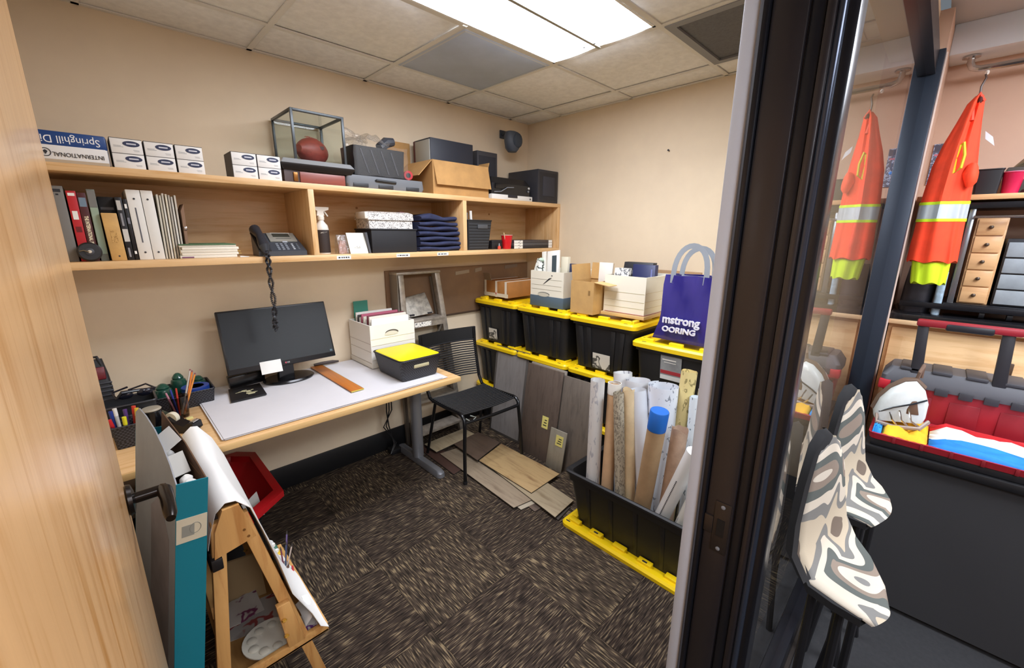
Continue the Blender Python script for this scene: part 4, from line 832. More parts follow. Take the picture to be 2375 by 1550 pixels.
# ---------------------------------------------------------------- under the desk
t = thing('power_cables', 'black cables hanging behind the desk leg', 'cable', (1.30, 2.50, .05))
for k in range(3):
    part('cable', B().tube([(1.24+.02*k, 2.40+.03*k, DZ-.05), (1.23+.015*k, 2.44, .55), (1.25+.02*k, 2.50, .35), (1.28-.02*k, 2.54, .22), (1.30+.01*k, 2.52, .08), (1.26, 2.50, .02)], .004, 6), BLACK, t)
part('adapter', B().box(1.27, 1.36, 2.50, 2.57, .001, .04, .004), BLACK, t)
RT = .345
t = thing('red_tub', 'red plastic tub with chamfered rim under the desk', 'tub', (.2, 2.25, 0))
oct_ = lambda i, z: [V(p) for p in ((.30-i, 1.90+i, z), (.455-i, 2.02+i, z), (.455-i, 2.52-i, z), (.38-i, 2.595-i, z), (.02+i, 2.595-i, z), (-.05+i, 2.52-i, z), (-.05+i, 2.0+i, z), (.03+i, 1.90+i, z))]
rm_ = mat('#b3141c', .35, coat=.2)
part('wall', B().loft([oct_(.09, RT-.10), oct_(.03, RT-.035), oct_(.0, RT-.03), oct_(.0, RT), oct_(.035, RT), oct_(.04, RT-.03), oct_(.10, RT-.095)]).bevel(.003), rm_, t)
part('floor_print', B().loft([oct_(.11, RT-.0945), oct_(.11, RT-.093)]), mat('#7a0d12', .4), t)
tb_ = thing('black_crate', 'low black crate in the shade under the red tub', 'crate', (.2, 2.25, 0)); part('wall', B().loft([rr(.06, .34, 2.02, 2.48, .02, .001), rr(.05, .35, 2.01, 2.49, .02, .243), rr(.056, .344, 2.016, 2.484, .02, .243), rr(.066, .334, 2.026, 2.474, .02, .006)]), mat('#121214', .7), tb_); part('rim', B().tube(rr(.05, .35, 2.01, 2.49, .02, .239), .0045, 6, True), mat('#121214', .7), tb_)
solo('tub_cushion', B().loft([rr(.08, .27, 2.05, 2.42, .06, RT-.085), rr(.07, .28, 2.04, 2.43, .08, RT-.05), rr(.10, .24, 2.08, 2.38, .05, RT-.02)]).jitter(.008, 9), mat('#3d332c', .9, vary=.2, vs=30), 'dark brown cloth bundle inside the red tub', 'cloth')
solo('tub_white_paper', B().sheet([[V((.24+.12*i/6, 2.0+.10*j/5, RT-.052+.022*math.sin(i*.8+j*.5)+.006*j)) for j in range(6)] for i in range(7)], (0, 0, .003)), PAPER, 'crumpled white paper sticking out of the red tub', 'paper', smooth=60)

# ---------------------------------------------------------------- stringed chair beside the desk
CM = MX((1.69, 2.09, 0), -.055)
t = thing('string_chair', 'black tubular chair with stretched cord seat and back beside the desk', 'chair', (1.69, 2.09, 0), (0, 0, -.055))
ct = mat('#131315', .3, .2); cr = mat('#19191b', .5)
W2 = .225
sgn = lambda s_: 'x'
for s_ in (-1, 1):
    x = s_*W2
    part('front_leg', B(CM).tube([(x+s_*.02, -.235, .001), (x+s_*.012, -.225, .2), (x, -.215, .38), (x, -.21, .425), (x, -.19, .445), (x, -.16, .45)], .0115, 10), ct, t)
    part('seat_rail', B(CM).tube([(x, -.16, .45), (x, 0, .44), (x, .16, .435), (x, .2, .445), (x, .235, .50)], .0115, 10), ct, t)
    part('back_post', B(CM).tube([(x, .235, .50), (x, .26, .62), (x, .285, .76), (x, .30, .865)], .0115, 10), ct, t)
    part('rear_leg', B(CM).tube([(x-s_*.02, .16, .425), (x-s_*.01, .20, .25), (x+s_*.01, .25, .001)], .0105, 10), ct, t)
    part('foot_cap', B(CM).cyl((x+s_*.02, -.235, 0), (x+s_*.02, -.235, .018), .0135, n=12), BLACK, t)
part('front_rail', B(CM).tube([(-W2, -.212, .40), (0, -.222, .40), (W2, -.212, .40)], .011, 10), ct, t)
part('rear_rail', B(CM).tube([(-W2, .17, .425), (0, .175, .42), (W2, .17, .425)], .010, 10), ct, t)
bkp = lambda u: V((0, .235+.065*u, .50+.365*u))
tp_ = B(CM); rows = []
for i in range(13):
    xx = -W2-.012+(2*W2+.024)*i/12; cv = .045*(1-(xx/W2)**2)
    rows.append([V((xx, .30+cv, .765+.01*(1-(xx/W2)**2))), V((xx, .305+cv, .87-.006*(1-(xx/W2)**2)))])
tp_.sheet(rows, (0, -.012, 0)); part('top_band', tp_, mat('#141416', .55), t)
for k in range(16):
    u = .06+k*.046; p = bkp(u)
    part('back_cord', B(CM).tube([(-W2, p.y, p.z), (-W2*.5, p.y+.03, p.z), (0, p.y+.04, p.z), (W2*.5, p.y+.03, p.z), (W2, p.y, p.z)], .0055, 6), cr, t)
for k in range(17):
    y = -.175+k*.0215
    part('seat_cord', B(CM).tube([(-W2, y, .447), (-W2*.5, y, .44), (0, y, .437), (W2*.5, y, .44), (W2, y, .447)], .0062, 6), cr, t)
part('cord_knot', B(CM).tube([(-W2+.02, -.20, .425), (-W2+.05, -.215, .40), (-W2+.09, -.21, .418), (-W2+.06, -.19, .43)], .004, 6), mat('#8c8f86', .3), t)

# ---------------------------------------------------------------- step ladder and wall board
t = thing('step_ladder', 'paint-splashed aluminium step ladder leaning on the wall behind the desk', 'ladder', (1.6, 2.55, 0))
am = mat('#a59c90', .4, .5, vary=.12, vs=25)
LT, LBY = 1.275, 2.50
for s_, xt, xb in ((-1, 1.42, 1.455), (1, 1.71, 1.88)):
    part('front_rail', B().hexa([(xb-.02, 2.47, .001), (xb+.02, 2.47, .001), (xb+.02, 2.51, .001), (xb-.02, 2.51, .001), (xt-.02, 2.50, LT), (xt+.02, 2.50, LT), (xt+.02, 2.55, LT), (xt-.02, 2.55, LT)], .003), am, t)
    part('rear_rail', B().hexa([(xb-.012+.01*s_, 2.56, .001), (xb+.012+.01*s_, 2.56, .001), (xb+.012+.01*s_, 2.59, .001), (xb-.012+.01*s_, 2.59, .001), (xt-.012, 2.57, LT-.03), (xt+.012, 2.57, LT-.03), (xt+.012, 2.595, LT-.03), (xt-.012, 2.595, LT-.03)], .002), mat('#7e766c', .45, .4), t)
    part('brace', B().tube([(xt+s_*.04, 2.5, .93), (xt+s_*.01+.01, 2.53, .85), (xt-s_*.06, 2.57, .76)], .008, 8), am, t)
part('top_cap', B().box(1.385, 1.735, 2.495, 2.598, LT, LT+.018, .003), am, t)
part('side_cheek', B().hexa([(1.388, 2.50, 1.03), (1.396, 2.50, 1.03), (1.396, 2.598, 1.03), (1.388, 2.598, 1.03), (1.388, 2.50, LT), (1.396, 2.50, LT), (1.396, 2.598, LT), (1.388, 2.598, LT)]), mat('#8b8277', .5, .3), t)
for k, z in enumerate((.945, .65, .35, .1)):
    x0, x1 = 1.44+.03*(LT-z)/LT, 1.69+.16*(LT-z)/LT; y0 = 2.50+.03*z/LT
    st = part('step', B().box(x0, x1, y0-.07, y0+.05, z, z+.02, .002), am, t)
    if k == 0:
        part('step_label', B().box(x0+.03, x1-.12, y0-.0712, y0-.0698, z-.03, z+.002), SCRIB, st); part('step_front', B().box(x0, x1, y0-.07, y0-.066, z-.035, z), am, st)
pl_ = part('fold_plate', B().hexa([(1.45, 2.52, .975), (1.68, 2.52, .985), (1.68, 2.535, .985), (1.45, 2.535, .975), (1.44, 2.585, 1.10), (1.655, 2.585, 1.13), (1.655, 2.597, 1.13), (1.44, 2.597, 1.10)], .003), mat('#a8a399', .5, .3, vary=.2, vs=30), t)
for x in (1.485, 1.63): part('slot', B().box(x, x+.035, 2.517, 2.535, .985, .995), INK, pl_)
WB = mat('#83654a', .85, vary=.05, vs=6)
t = thing('wall_board', 'long brown backing board fixed to the wall behind the ladder and bins', 'board', (2.05, 2.6, .94))
part('panel', B().box(1.36, XR-.002, YB-.016, YB-.002, .94, 1.30, .002), WB, t)
part('lower_lip', B().box(1.36, XR-.002, YB-.02, YB-.002, .928, .94, .002), mat('#4b3828', .7), t)
for k, (a, b_, c, d_) in enumerate(((1.945, 2.08, 1.235, 1.262), (2.14, 2.21, 1.245, 1.275), (2.47, 2.62, 1.255, 1.285))):
    part('paper_tag', B().hexa([(a, YB-.0185, c), (b_, YB-.0185, c+.012), (b_, YB-.016, c+.012), (a, YB-.016, c), (a, YB-.0185, d_), (b_, YB-.0185, d_+.01), (b_, YB-.016, d_+.01), (a, YB-.016, d_)]), mat(['#a08d76', '#93826e', '#7d6a5a'][k], .7), t)

# ---------------------------------------------------------------- tall product box with teal edge, by the door
BM = Matrix.Translation((-.10, 1.205, 0)) @ Matrix.Rotation(.11, 4, 'Z') @ Matrix.Rotation(.155, 4, 'Y')
t = thing('product_box', 'tall flat product box with teal edge and grey printed side leaning by the door', 'box', (-.10, 1.205, 0))
TEAL = mat('#137a8c', .45); bh, bw, bl = .955, .066, .46; cb = mat('#5d4028', .85)
part('front_panel', B(BM).box(0, bw, 0, .004, .012, bh), TEAL, t)
part('rear_panel', B(BM).box(0, bw, bl-.004, bl, .012, bh), TEAL, t)
gp = mat('#8d8f93', .55, vary=.08, vs=3)
part('side_panel', B(BM).prism([(0, .004, .012), (0, bl-.004, .012), (0, bl-.004, bh+.06), (0, bl-.05, bh+.085), (0, .32, bh+.085), (0, .22, bh+.075), (0, .13, bh+.055), (0, .06, bh+.03), (0, .004, bh)], (.003, 0, 0)), gp, t)
part('photo_print', B(BM).prism([(-.0006, .06, .25), (-.0006, .25, .25), (-.0006, .25, .8), (-.0006, .16, .86), (-.0006, .06, .78)], (.0007, 0, 0)), mat('#7a7273', .5, vary=.2, vs=4), t)
part('side_panel', B(BM).prism([(bw-.003, .004, .012), (bw-.003, bl-.004, .012), (bw-.003, bl-.004, bh+.05), (bw-.003, .2, bh+.03), (bw-.003, .004, bh-.005)], (.003, 0, 0)), cb, t)
part('inner_liner', B(BM).box(.003, .006, .004, bl-.004, .012, bh-.02), cb, t)
part('bottom', B(BM).box(0, bw, 0, bl, .008, .012), cb, t)
part('white_sticker', B(BM).box(.001, bw-.001, -.0008, .0006, bh-.16, bh-.095), mat('#cfc7ae', .6), t)
sk = B(BM); sk.box(.012, .038, -.0014, -.0007, bh-.145, bh-.115); part('pictogram', sk, mat('#8f9086', .6), t)
sk = B(BM); sk.tube([(.04+.012*math.cos(a*math.pi/8), -.001, bh-.127+.014*math.sin(a*math.pi/8)) for a in range(16)], .0008, 5, True); part('pictogram', sk, mat('#77786e', .6), t)
part('flap', flap(B(BM), (.003, .19, bh+.0), (.003, .32, bh+.0), (.05, 0, .045), .002), mat('#d4d2cc', .6), t)
part('flap', flap(B(BM), (bw-.003, .05, bh-.01), (bw-.003, .16, bh-.01), (.016, 0, -.03), .002), cb, t)
part('flap', flap(B(BM), (.004, .1, bh-.03), (.004, .18, bh-.0), (.05, 0, .015), .002), mat('#bdbab2', .6), t)
for k, (y, h) in enumerate(((.03, .03), (.06, .02), (.24, .05))): part('packing_paper', B(BM).ball((.035, y, bh-.03+h*.3), .015, (1, .8, 1)).jitter(.006, 50, k), mat('#dcd9d2', .7), t)

# ---------------------------------------------------------------- child's A-frame easel
EZ = .80; EY0, EY1 = 1.27, 1.80
t = thing('art_easel', 'wooden A-frame art easel with paper hung over it in front of the desk', 'easel', (.2, 1.55, 0))
em_ = wood('b98145', 'd8a766', (22, 22, 2), key='ea'); emx = wood('b98145', 'd8a766', (22, 2, 22), key='eay')
RX = .155
def leg(xt, xb, y, zt=EZ-.03, w_=.017):
    return B().hexa([(xb-w_, y, .001), (xb+w_, y, .001), (xb+w_, y+.022, .001), (xb-w_, y+.022, .001), (xt-w_, y, zt), (xt+w_, y, zt), (xt+w_, y+.022, zt), (xt-w_, y+.022, zt)], .002)
for y in (EY0, EY1-.022):
    part('right_leg', leg(.172, .335, y), em_, t); part('left_leg', leg(.118, .04, y), em_, t)
    part('gusset', B().prism([(.095, y-.012, EZ-.13), (.198, y-.012, EZ-.11), (.18, y-.012, EZ-.03), (.17, y-.012, EZ+.008), (.13, y-.012, EZ+.008), (.106, y-.012, EZ-.05)], (0, .012, 0)).bevel(.002), em_, t)
    for k, (x, z) in enumerate(((.172, EZ-.075), (.18, EZ-.1))): part('screw', B().cyl((x, y-.0135, z), (x, y-.011, z), .004, n=8), mat('#7a5226', .4), t)
    part('clamp_block', B().hexa([(.236, y-.02, .25), (.285, y-.02, .25), (.285, y, .25), (.236, y, .25), (.218, y-.02, .42), (.256, y-.02, .42), (.256, y, .42), (.218, y, .42)], .002), em_, t)
    for z in (.31, .37): part('wing_nut', B().ball((.232, y-.028, z), .008, (1, 1, .6), 8), mat('#c9a24a', .3, .8), t)
part('ridge_rail', B().box(.125, .178, EY0+.022, EY1-.022, EZ-.055, EZ-.03, .002), emx, t)
part('left_crossbar', B().box(.068, .095, EY0+.022, EY1-.022, .46, .50, .002), emx, t)
part('black_clip', B().box(.085, .112, EY0-.016, EY0+.03, EZ-.165, EZ-.13, .003), BLACK, t)
part('board', B().hexa([(.275, EY0+.03, .33), (.285, EY0+.03, .33), (.285, EY1-.03, .33), (.275, EY1-.03, .33), (.176, EY0+.03, EZ-.06), (.186, EY0+.03, EZ-.06), (.186, EY1-.03, EZ-.06), (.176, EY1-.03, EZ-.06)]), mat('#7d6a4e', .7), t)
TZ = .235; TX0, TX1, TY0, TY1 = .075, .362, 1.262, 1.78
tr = part('tray_floor', B().box(TX0, TX1, TY0, TY1, TZ-.02, TZ-.014), wood('8e6234', 'a87c48', (22, 2, 22), key='tf'), t)
for (a, b_, c, d_) in ((TX0, TX1, TY0, TY0+.016), (TX0, TX1, TY1-.016, TY1), (TX1-.016, TX1, TY0+.016, TY1-.016)): part('tray_edge', B().box(a, b_, c, d_, TZ-.022, TZ+.012, .002), emx, t)
# paper over the ridge
rows = []
prof = [(.085, EZ-.10), (.098, EZ-.05), (.115, EZ), (.14, EZ+.022), (.165, EZ+.018), (.19, EZ-.02), (.215, EZ-.10), (.245, EZ-.22), (.275, EZ-.36), (.300, EZ-.47), (.322, TZ+.035), (.345, TZ+.018)]
for i, (x, z) in enumerate(prof):
    row = []
    for j in range(15):
        v = j/14; y = EY0-.004+(EY1+.045-EY0+.004)*v
        wv = .010*math.sin(v*5+i*.5)*(i > 4)+.006*noise.noise(V((i*.6, v*4, 1)))
        lift = (.035*max(0, 1-v*4) if i in (2, 3, 4, 5) else 0)*0+(.05*(v-.55) if v > .55 and i in (1, 2, 3, 4) else 0)
        y2 = y-(.03*(i-5)/6 if i > 5 else 0)
        row.append(V((x+wv+(.02*(1-v*3) if v < .33 and i >= 9 else 0), y2, z+lift)))
    rows.append(row)
solo('easel_paper', B().sheet(rows, (.001, 0, .0012)), mat('#ecebe7', .75), 'large white paper sheet draped over the wooden easel', 'paper', smooth=70)
solo('curled_paper', B().sheet([[V((.30+.045*u+.01*math.sin(u*6), 1.29+.10*v, TZ+.02+.05*u*(1-u)*1.4+.02*v+.01*math.sin(v*4+u*3))) for u in [a/7 for a in range(8)]] for v in [b_/6 for b_ in range(7)]], (0, 0, .001)), mat('#efeeea', .75), 'curled end of white paper lying in the easel tray', 'paper', smooth=70)
# tray contents
t = thing('paint_palette', 'white plastic paint palette with round wells in the easel tray', 'palette', (.19, 1.32, TZ-.013))
pmx = MX((.205, 1.345, TZ+.004), .2, .1, .12)
part('plate', B(pmx).loft([[V((.082*math.cos(a*math.pi/16), .072*math.sin(a*math.pi/16), z)) for a in range(32)] for z in (0, .004)]), mat('#d0cdbf', .5), t)
for k in range(7):
    a = k*.72+.4; part('well', B(pmx).ball((.055*math.cos(a), .046*math.sin(a), .004), .015, (1.05, 1, .4), 10), mat('#c4c1b3', .4), t)
solo('art_print', B().hexa([(.10, 1.44, TZ-.013), (.25, 1.40, TZ-.013), (.27, 1.55, TZ-.013), (.11, 1.58, TZ-.013), (.10, 1.44, TZ-.011), (.25, 1.40, TZ-.011), (.27, 1.55, TZ-.011), (.11, 1.58, TZ-.011)]), printed('#9c938a', '#8a3a34', (14, 14, 14), .52), 'crumpled sheet with red splotches in the easel tray', 'paper')
solo('purple_drawing', B().hexa([(.26, 1.29, TZ-.013), (.34, 1.28, TZ-.013), (.345, 1.37, TZ-.013), (.275, 1.38, TZ-.013), (.26, 1.29, TZ-.011), (.34, 1.28, TZ-.011), (.345, 1.37, TZ-.011), (.275, 1.38, TZ-.011)]), printed('#e9e7e2', '#7c3f93', (22, 22, 22), .55), 'white sheet with purple ring drawing at the tray corner', 'paper')
solo('canvas_panel', B().hexa([(.12, 1.60, TZ-.013), (.25, 1.57, TZ-.013), (.25, 1.58, TZ-.013), (.12, 1.61, TZ-.013), (.12, 1.64, TZ+.14), (.25, 1.61, TZ+.14), (.25, 1.62, TZ+.14), (.12, 1.65, TZ+.14)]), mat('#a48a62', .8), 'tan canvas panel standing inside the easel', 'canvas')
solo('paint_rag', B().sheet([[V((.09+.13*i/7, 1.47+.12*j/6, TZ+.006+.02*abs(noise.noise(V((i*.7, j*.7, 3)))))) for j in range(7)] for i in range(8)], (0, 0, .002)), printed('#b3aaa0', '#6d2a4c', (16, 16, 16), .55), 'stained grey rag in the easel tray', 'rag', smooth=60)
t = thing('brush_cup', 'clear cup with thin brushes at the edge of the easel tray', 'cup', (.325, 1.60, TZ-.013))
part('cup', B().lathe([(.001, 0), (.016, 0), (.02, .06), (.0185, .06), (.0145, .003), (.001, .003)], (.325, 1.60, TZ-.013), 18), SMOKE, t)
for k, (c, dx, dy, h) in enumerate((('#6d5a8c', .03, .02, .17), ('#3a4a6a', .018, .0, .14), ('#c9b5a8', .034, -.01, .13), ('#7a3a4a', .0, .01, .12))):
    p0 = V((.325, 1.60, TZ-.008)); p1 = V((.325+dx, 1.6+dy, TZ+h-.013)); dv = (p1-p0).normalized()
    tb = thing('paint_brush', ['violet brush leaning right in the tray cup', 'dark blue brush in the tray cup', 'pale pink brush in the tray cup', 'maroon brush in the tray cup'][k], 'brush', p0, group='brushes in the tray cup')
    part('handle', B().cyl(p0, p1, .0022, .003, 8), mat(c, .4), tb); part('bristle', B().cyl(p1, p1+dv*.014, .003, .001, 8), mat('#3a3430', .7), tb)
solo('red_pencil', B().cyl((.335, 1.50, TZ-.008), (.352, 1.59, TZ+.03), .0035, n=8), mat('#b3202a', .4), 'red pencil lying at the edge of the easel tray', 'pencil')
for k, (c, y) in enumerate((('#3f6d5c', 1.745), ('#d8b32a', 1.70))): 
    t = thing('paint_tube', ['green paint tube at the far end of the easel tray', 'yellow paint tube at the far end of the easel tray'][k], 'paint tube', (.33, y, TZ-.013), group='paint tubes in the tray')
    part('tube', B().loft([rr(.315, .343, y-.016, y+.016, .006, TZ-.013), rr(.317, .341, y-.014, y+.014, .006, TZ+.035), rr(.325, .333, y-.004, y+.004, .003, TZ+.04)]), mat(c, .4), t); part('cap', B().cyl((.329, y, TZ+.04), (.329, y, TZ+.052), .006), WHITE, t)
# ================================================================== totes along the right wall
def tote(label, x0, x1, y0, y1, z0, h, lid=True, sticker=None, group='black totes with yellow lids', ribs=True):
    t = thing('storage_tote', label, 'tote', ((x0+x1)/2, (y0+y1)/2, z0), group=group)
    zt = z0+h-(.038 if lid else 0); i0 = .045; i1 = .018; r = .035
    R_ = lambda i, z: rr(x0+i, x1-i, y0+i, y1-i, r, z)
    if lid: part('body', B().loft([R_(i0, z0+.001), R_(i1+.006, zt-.03), R_(i1-.004, zt-.03), R_(i1-.004, zt)]), BINBLK, t)
    else:
        part('body', B().loft([R_(i0, z0+.001), R_(i1+.008, zt-.035), R_(i1+.002, zt-.035), R_(i1+.002, zt-.012), R_(i1+.012, zt-.008), R_(i1+.03, zt-.01), R_(i0+.008, z0+.006)], True, True), BINBLK, t)
        part('rim', B().tube(R_(i1+.002, zt-.006), .012, 8, True), BINBLK, t)
    if ribs:
        for v in (.16, .30, .70, .84):
            yb, yt_ = y0+i0+(y1-y0-2*i0)*v, y0+i1+(y1-y0-2*i1)*v
            part('rib', B().hexa([(x0+i0-.006, yb-.012, z0+.01), (x0+i0+.01, yb-.012, z0+.01), (x0+i0+.01, yb+.012, z0+.01), (x0+i0-.006, yb+.012, z0+.01), (x0+i1-.002, yt_-.016, zt-.04), (x0+i1+.016, yt_-.016, zt-.04), (x0+i1+.016, yt_+.016, zt-.04), (x0+i1-.002, yt_+.016, zt-.04)], .003), BINBLK, t)
    if lid: tote_lid(t, x0, x1, y0, y1, zt, True)
    if sticker:
        v0, v1, u0, u1, mm = sticker
        f = lambda u: i0-.007+(i1-i0+.005)*u
        X = lambda u: x0+f(u)-.0035
        za, zb = z0+.01+(h-.06)*u0, z0+.01+(h-.06)*u1; ya, yb = y1-i0-(y1-y0-2*i0)*v0, y1-i0-(y1-y0-2*i0)*v1
        s_ = part('sticker', B().hexa([(X(u0), yb, za), (X(u0)+.001, yb, za), (X(u0)+.001, ya, za), (X(u0), ya, za), (X(u1), yb, zb), (X(u1)+.001, yb, zb), (X(u1)+.001, ya, zb), (X(u1), ya, zb)]), mm, t)
    return t
def tote_lid(t, x0, x1, y0, y1, z, aspart):
    R_ = lambda i, zz: rr(x0+i, x1-i, y0+i, y1-i, .035-min(i, .02), zz)
    l = part('lid', B().loft([R_(.012, z-.012), R_(0, z-.010), R_(-.001, z+.012), R_(.010, z+.022), R_(.038, z+.022), R_(.045, z+.010), R_(.06, z+.010)]), YEL, t)
    tabs = []
    n = 3
    for k in range(n):
        yc = y0+(y1-y0)*(k+.5)/n; w_ = (y1-y0)*.075
        for xa in (x0+.035, x1-.062): tabs.append((xa, xa+.027, yc-w_, yc+w_))
    for k in range(4):
        xc = x0+(x1-x0)*(k+.5)/4; w_ = (x1-x0)*.055
        for ya in (y0+.035, y1-.062): tabs.append((xc-w_, xc+w_, ya, ya+.027))
    for a, b_, c, d_ in tabs: part('lid_tab', B().box(a, b_, c, d_, z+.008, z+.036, .003), YEL, l)
    for a, b_ in ((y0+.06, y0+.085), (y1-.085, y1-.06)): part('lid_slot', B().box(x0+.014, x0+.022, a, b_, z+.0205, z+.0228), INK, l)
    return l
stk = printed('#d8d3c4', '#55534d', (14, 14, 14), .5)
XB = 2.12; H_ = .352
cols_ = ((2.120, 2.598), (1.636, 2.116), (1.150, 1.632))
wh = ['by the back wall', 'in the middle stack', 'under the open brown box']
lv = ['bottom black tote', 'middle-level black tote', 'top black tote']
for c, (a, b_) in enumerate(cols_):
    for k in range(3):
        s_ = None
        if k == 2 and c == 0: s_ = (.28, .52, .05, .35, stk)
        if k == 2 and c == 2: s_ = (.36, .68, .02, .36, stk)
        if k == 0 and c == 0: s_ = (.45, .6, .4, .8, mat('#d9d4c6', .6))
        tote('%s with yellow lid %s' % (lv[k], wh[c]), XB, XR-.016, a, b_, k*H_, H_, True, s_)
H4 = .33
for k in range(3):
    t = tote(['bottom smooth black tote beside the doorway end of the row', 'middle smooth black tote beside the doorway end of the row', 'top smooth black tote under the purple bag'][k], 2.06, XR-.016, .66, 1.14, k*H4, H4, True, None, ribs=False)
    if k == 2:
        z0 = 2*H4; X = 2.06+.023
        lb = part('product_label', B().hexa([(X+.006, .85, z0+.125), (X+.007, .85, z0+.125), (X+.007, .965, z0+.125), (X+.006, .965, z0+.125), (X-.006, .85, z0+.27), (X-.005, .85, z0+.27), (X-.005, .965, z0+.27), (X-.006, .965, z0+.27)]), mat('#8d8f90', .45, vary=.12, vs=14), t)
        lx = lambda z: X+.006-.012*(z-.125)/.145-.0006
        def strip(nm_, za, zb, ya, yb, mm): part(nm_, B().hexa([(lx(za), ya, z0+za), (lx(za)+.001, ya, z0+za), (lx(za)+.001, yb, z0+za), (lx(za), yb, z0+za), (lx(zb), ya, z0+zb), (lx(zb)+.001, ya, z0+zb), (lx(zb)+.001, yb, z0+zb), (lx(zb), yb, z0+zb)]), mm, lb)
        strip('red_stripe', .158, .178, .852, .963, mat('#a8323a', .5)); strip('white_foot', .126, .15, .852, .963, mat('#dcdcda', .5)); strip('print_line', .235, .241, .88, .955, WHITE); strip('print_line', .222, .225, .88, .945, WHITE)
TP = 3*H_+.0005-.002
TPL = 3*H_-.003
ZB = 3*H_-.016+.014      # top of tabs
# things standing on the totes
BZ = 3*H_-.001
brn = mat('#a8743e', .8, vary=.06, vs=10)
t = thing('taped_carton', 'flat brown carton bound with white tape on the rear tote', 'carton', (2.4, 2.44, BZ))
part('carton', B().box(2.235, 2.60, 2.315, 2.596, BZ, BZ+.125, .003), brn, t)
for y in (2.33, 2.44, 2.57): part('tape_strip', B().box(2.2335, 2.602, y, y+.022, BZ-.0004, BZ+.1264), mat('#e3ddd0', .5), t)
part('tape_strip', B().box(2.2332, 2.24, 2.316, 2.595, BZ+.002, BZ+.03), mat('#d9d2c2', .5), t)
part('arrow_mark', B().box(2.2322, 2.2336, 2.447, 2.456, BZ+.02, BZ+.036), mat('#b3242c', .5), t)
part('top_flap', flap(B(), (2.24, 2.59, BZ+.125), (2.24, 2.51, BZ+.125), (-.02, 0, .06), .003), mat('#8e7a68', .8), t)
# banker's box with blue base
t = carton('bankers_box', 'white and slate blue archive box stuffed with binders on the middle tote', 2.165, 2.56, 1.715, 2.01, BZ, BZ+.245, mat('#e8e2cf', .6), .005)
part('blue_base', B().box(2.163, 2.562, 1.713, 2.012, BZ, BZ+.075, .001), mat('#51626e', .6), t)
hp = [(2.1635, 1.885+.052*math.cos(a), BZ+.088+.014*math.sin(a)) for a in [k*math.pi/10 for k in range(20)]]
part('hand_hole', B().prism(hp, (-.0012, 0, 0)), mat('#4a4a46', .7), t)
part('hand_flap', B().prism([(p[0]-.0012, p[1]+.003, p[2]-.004) for p in hp], (-.0006, 0, 0)), mat('#c9c3b0', .6), t)
for z in (.12, .15, .19): part('printed_line', B().box(2.1638, 2.1655, 1.73, 2.0, BZ+z, BZ+z+.0014), mat('#9a978c', .6), t)
part('black_mark', B().hexa([(2.1635, 1.895, BZ+.155), (2.165, 1.895, BZ+.155), (2.165, 1.875, BZ+.165), (2.1635, 1.875, BZ+.165), (2.1635, 1.84, BZ+.20), (2.165, 1.84, BZ+.20), (2.165, 1.815, BZ+.205), (2.1635, 1.815, BZ+.205)]), INK, t)
part('black_mark', B().box(2.1636, 2.165, 1.812, 1.82, BZ+.215, BZ+.222), INK, t)
def slab(name, label, p, e1, e2, e3, m, cat, extra=None, grp=None):
    p, e1, e2, e3 = V(p), V(e1), V(e2), V(e3)
    t = thing(name, label, cat, p, group=grp)
    part('cover', B().hexa([p, p+e1, p+e1+e2, p+e2, p+e3, p+e1+e3, p+e1+e2+e3, p+e2+e3], .001), m, t)
    if extra:
        for nm_, a, b_, c, d_, mm in extra:
            f = lambda u, v: p+e2*u+e3*v-e1.normalized()*.0008
            part(nm_, B().prism([f(a, c), f(b_, c), f(b_, d_), f(a, d_)], e1.normalized()*.001), mm, t)
    return t
slab('product_binder', 'white binder with slate panel sticking out of the archive box', (2.22, 1.91, BZ+.1), (.02, 0, 0), (0, -.10, .012), (.03, .025, .275), mat('#e9e6dc', .5), 'binder', [('slate_panel', .45, .85, .1, .88, mat('#3e4b50', .5)), ('slate_panel', .15, .45, .1, .45, mat('#3e4b50', .5))])
slab('product_binder', 'thinner white binder leaning left in the archive box', (2.22, 1.945, BZ+.1), (.018, 0, 0), (0, -.03, .004), (.03, .04, .27), mat('#dedbd0', .5), 'binder', [('slate_panel', .15, .85, .1, .5, mat('#2d3438', .5))])
slab('product_binder', 'cream binder behind the others in the archive box', (2.28, 1.84, BZ+.1), (.03, 0, 0), (0, -.06, 0), (.02, .01, .24), mat('#d4cdb6', .5), 'binder')
slab('navy_folder', 'navy folder at the right of the archive box', (2.30, 1.825, BZ+.06), (.02, 0, 0), (0, -.085, 0), (.02, .005, .235), mat('#1d2748', .5), 'folder')
t = thing('paper_bundle', 'crumpled green and white printed papers at the left of the archive box', 'papers', (2.25, 1.97, BZ+.1))
part('papers', B().loft([rr(2.2, 2.26, 1.945, 2.0, .01, BZ+.1), rr(2.19, 2.26, 1.95, 2.005, .02, BZ+.25), rr(2.2, 2.25, 1.955, 1.995, .015, BZ+.32)]).jitter(.012, 30, 3), printed('#dfe0d6', '#26302c', (28, 28, 28), .5), t)
part('green_top', B().ball((2.225, 1.972, BZ+.315), .024, (1, 1, .7)).jitter(.006, 40, 1), mat('#b5c9b4', .6), t)
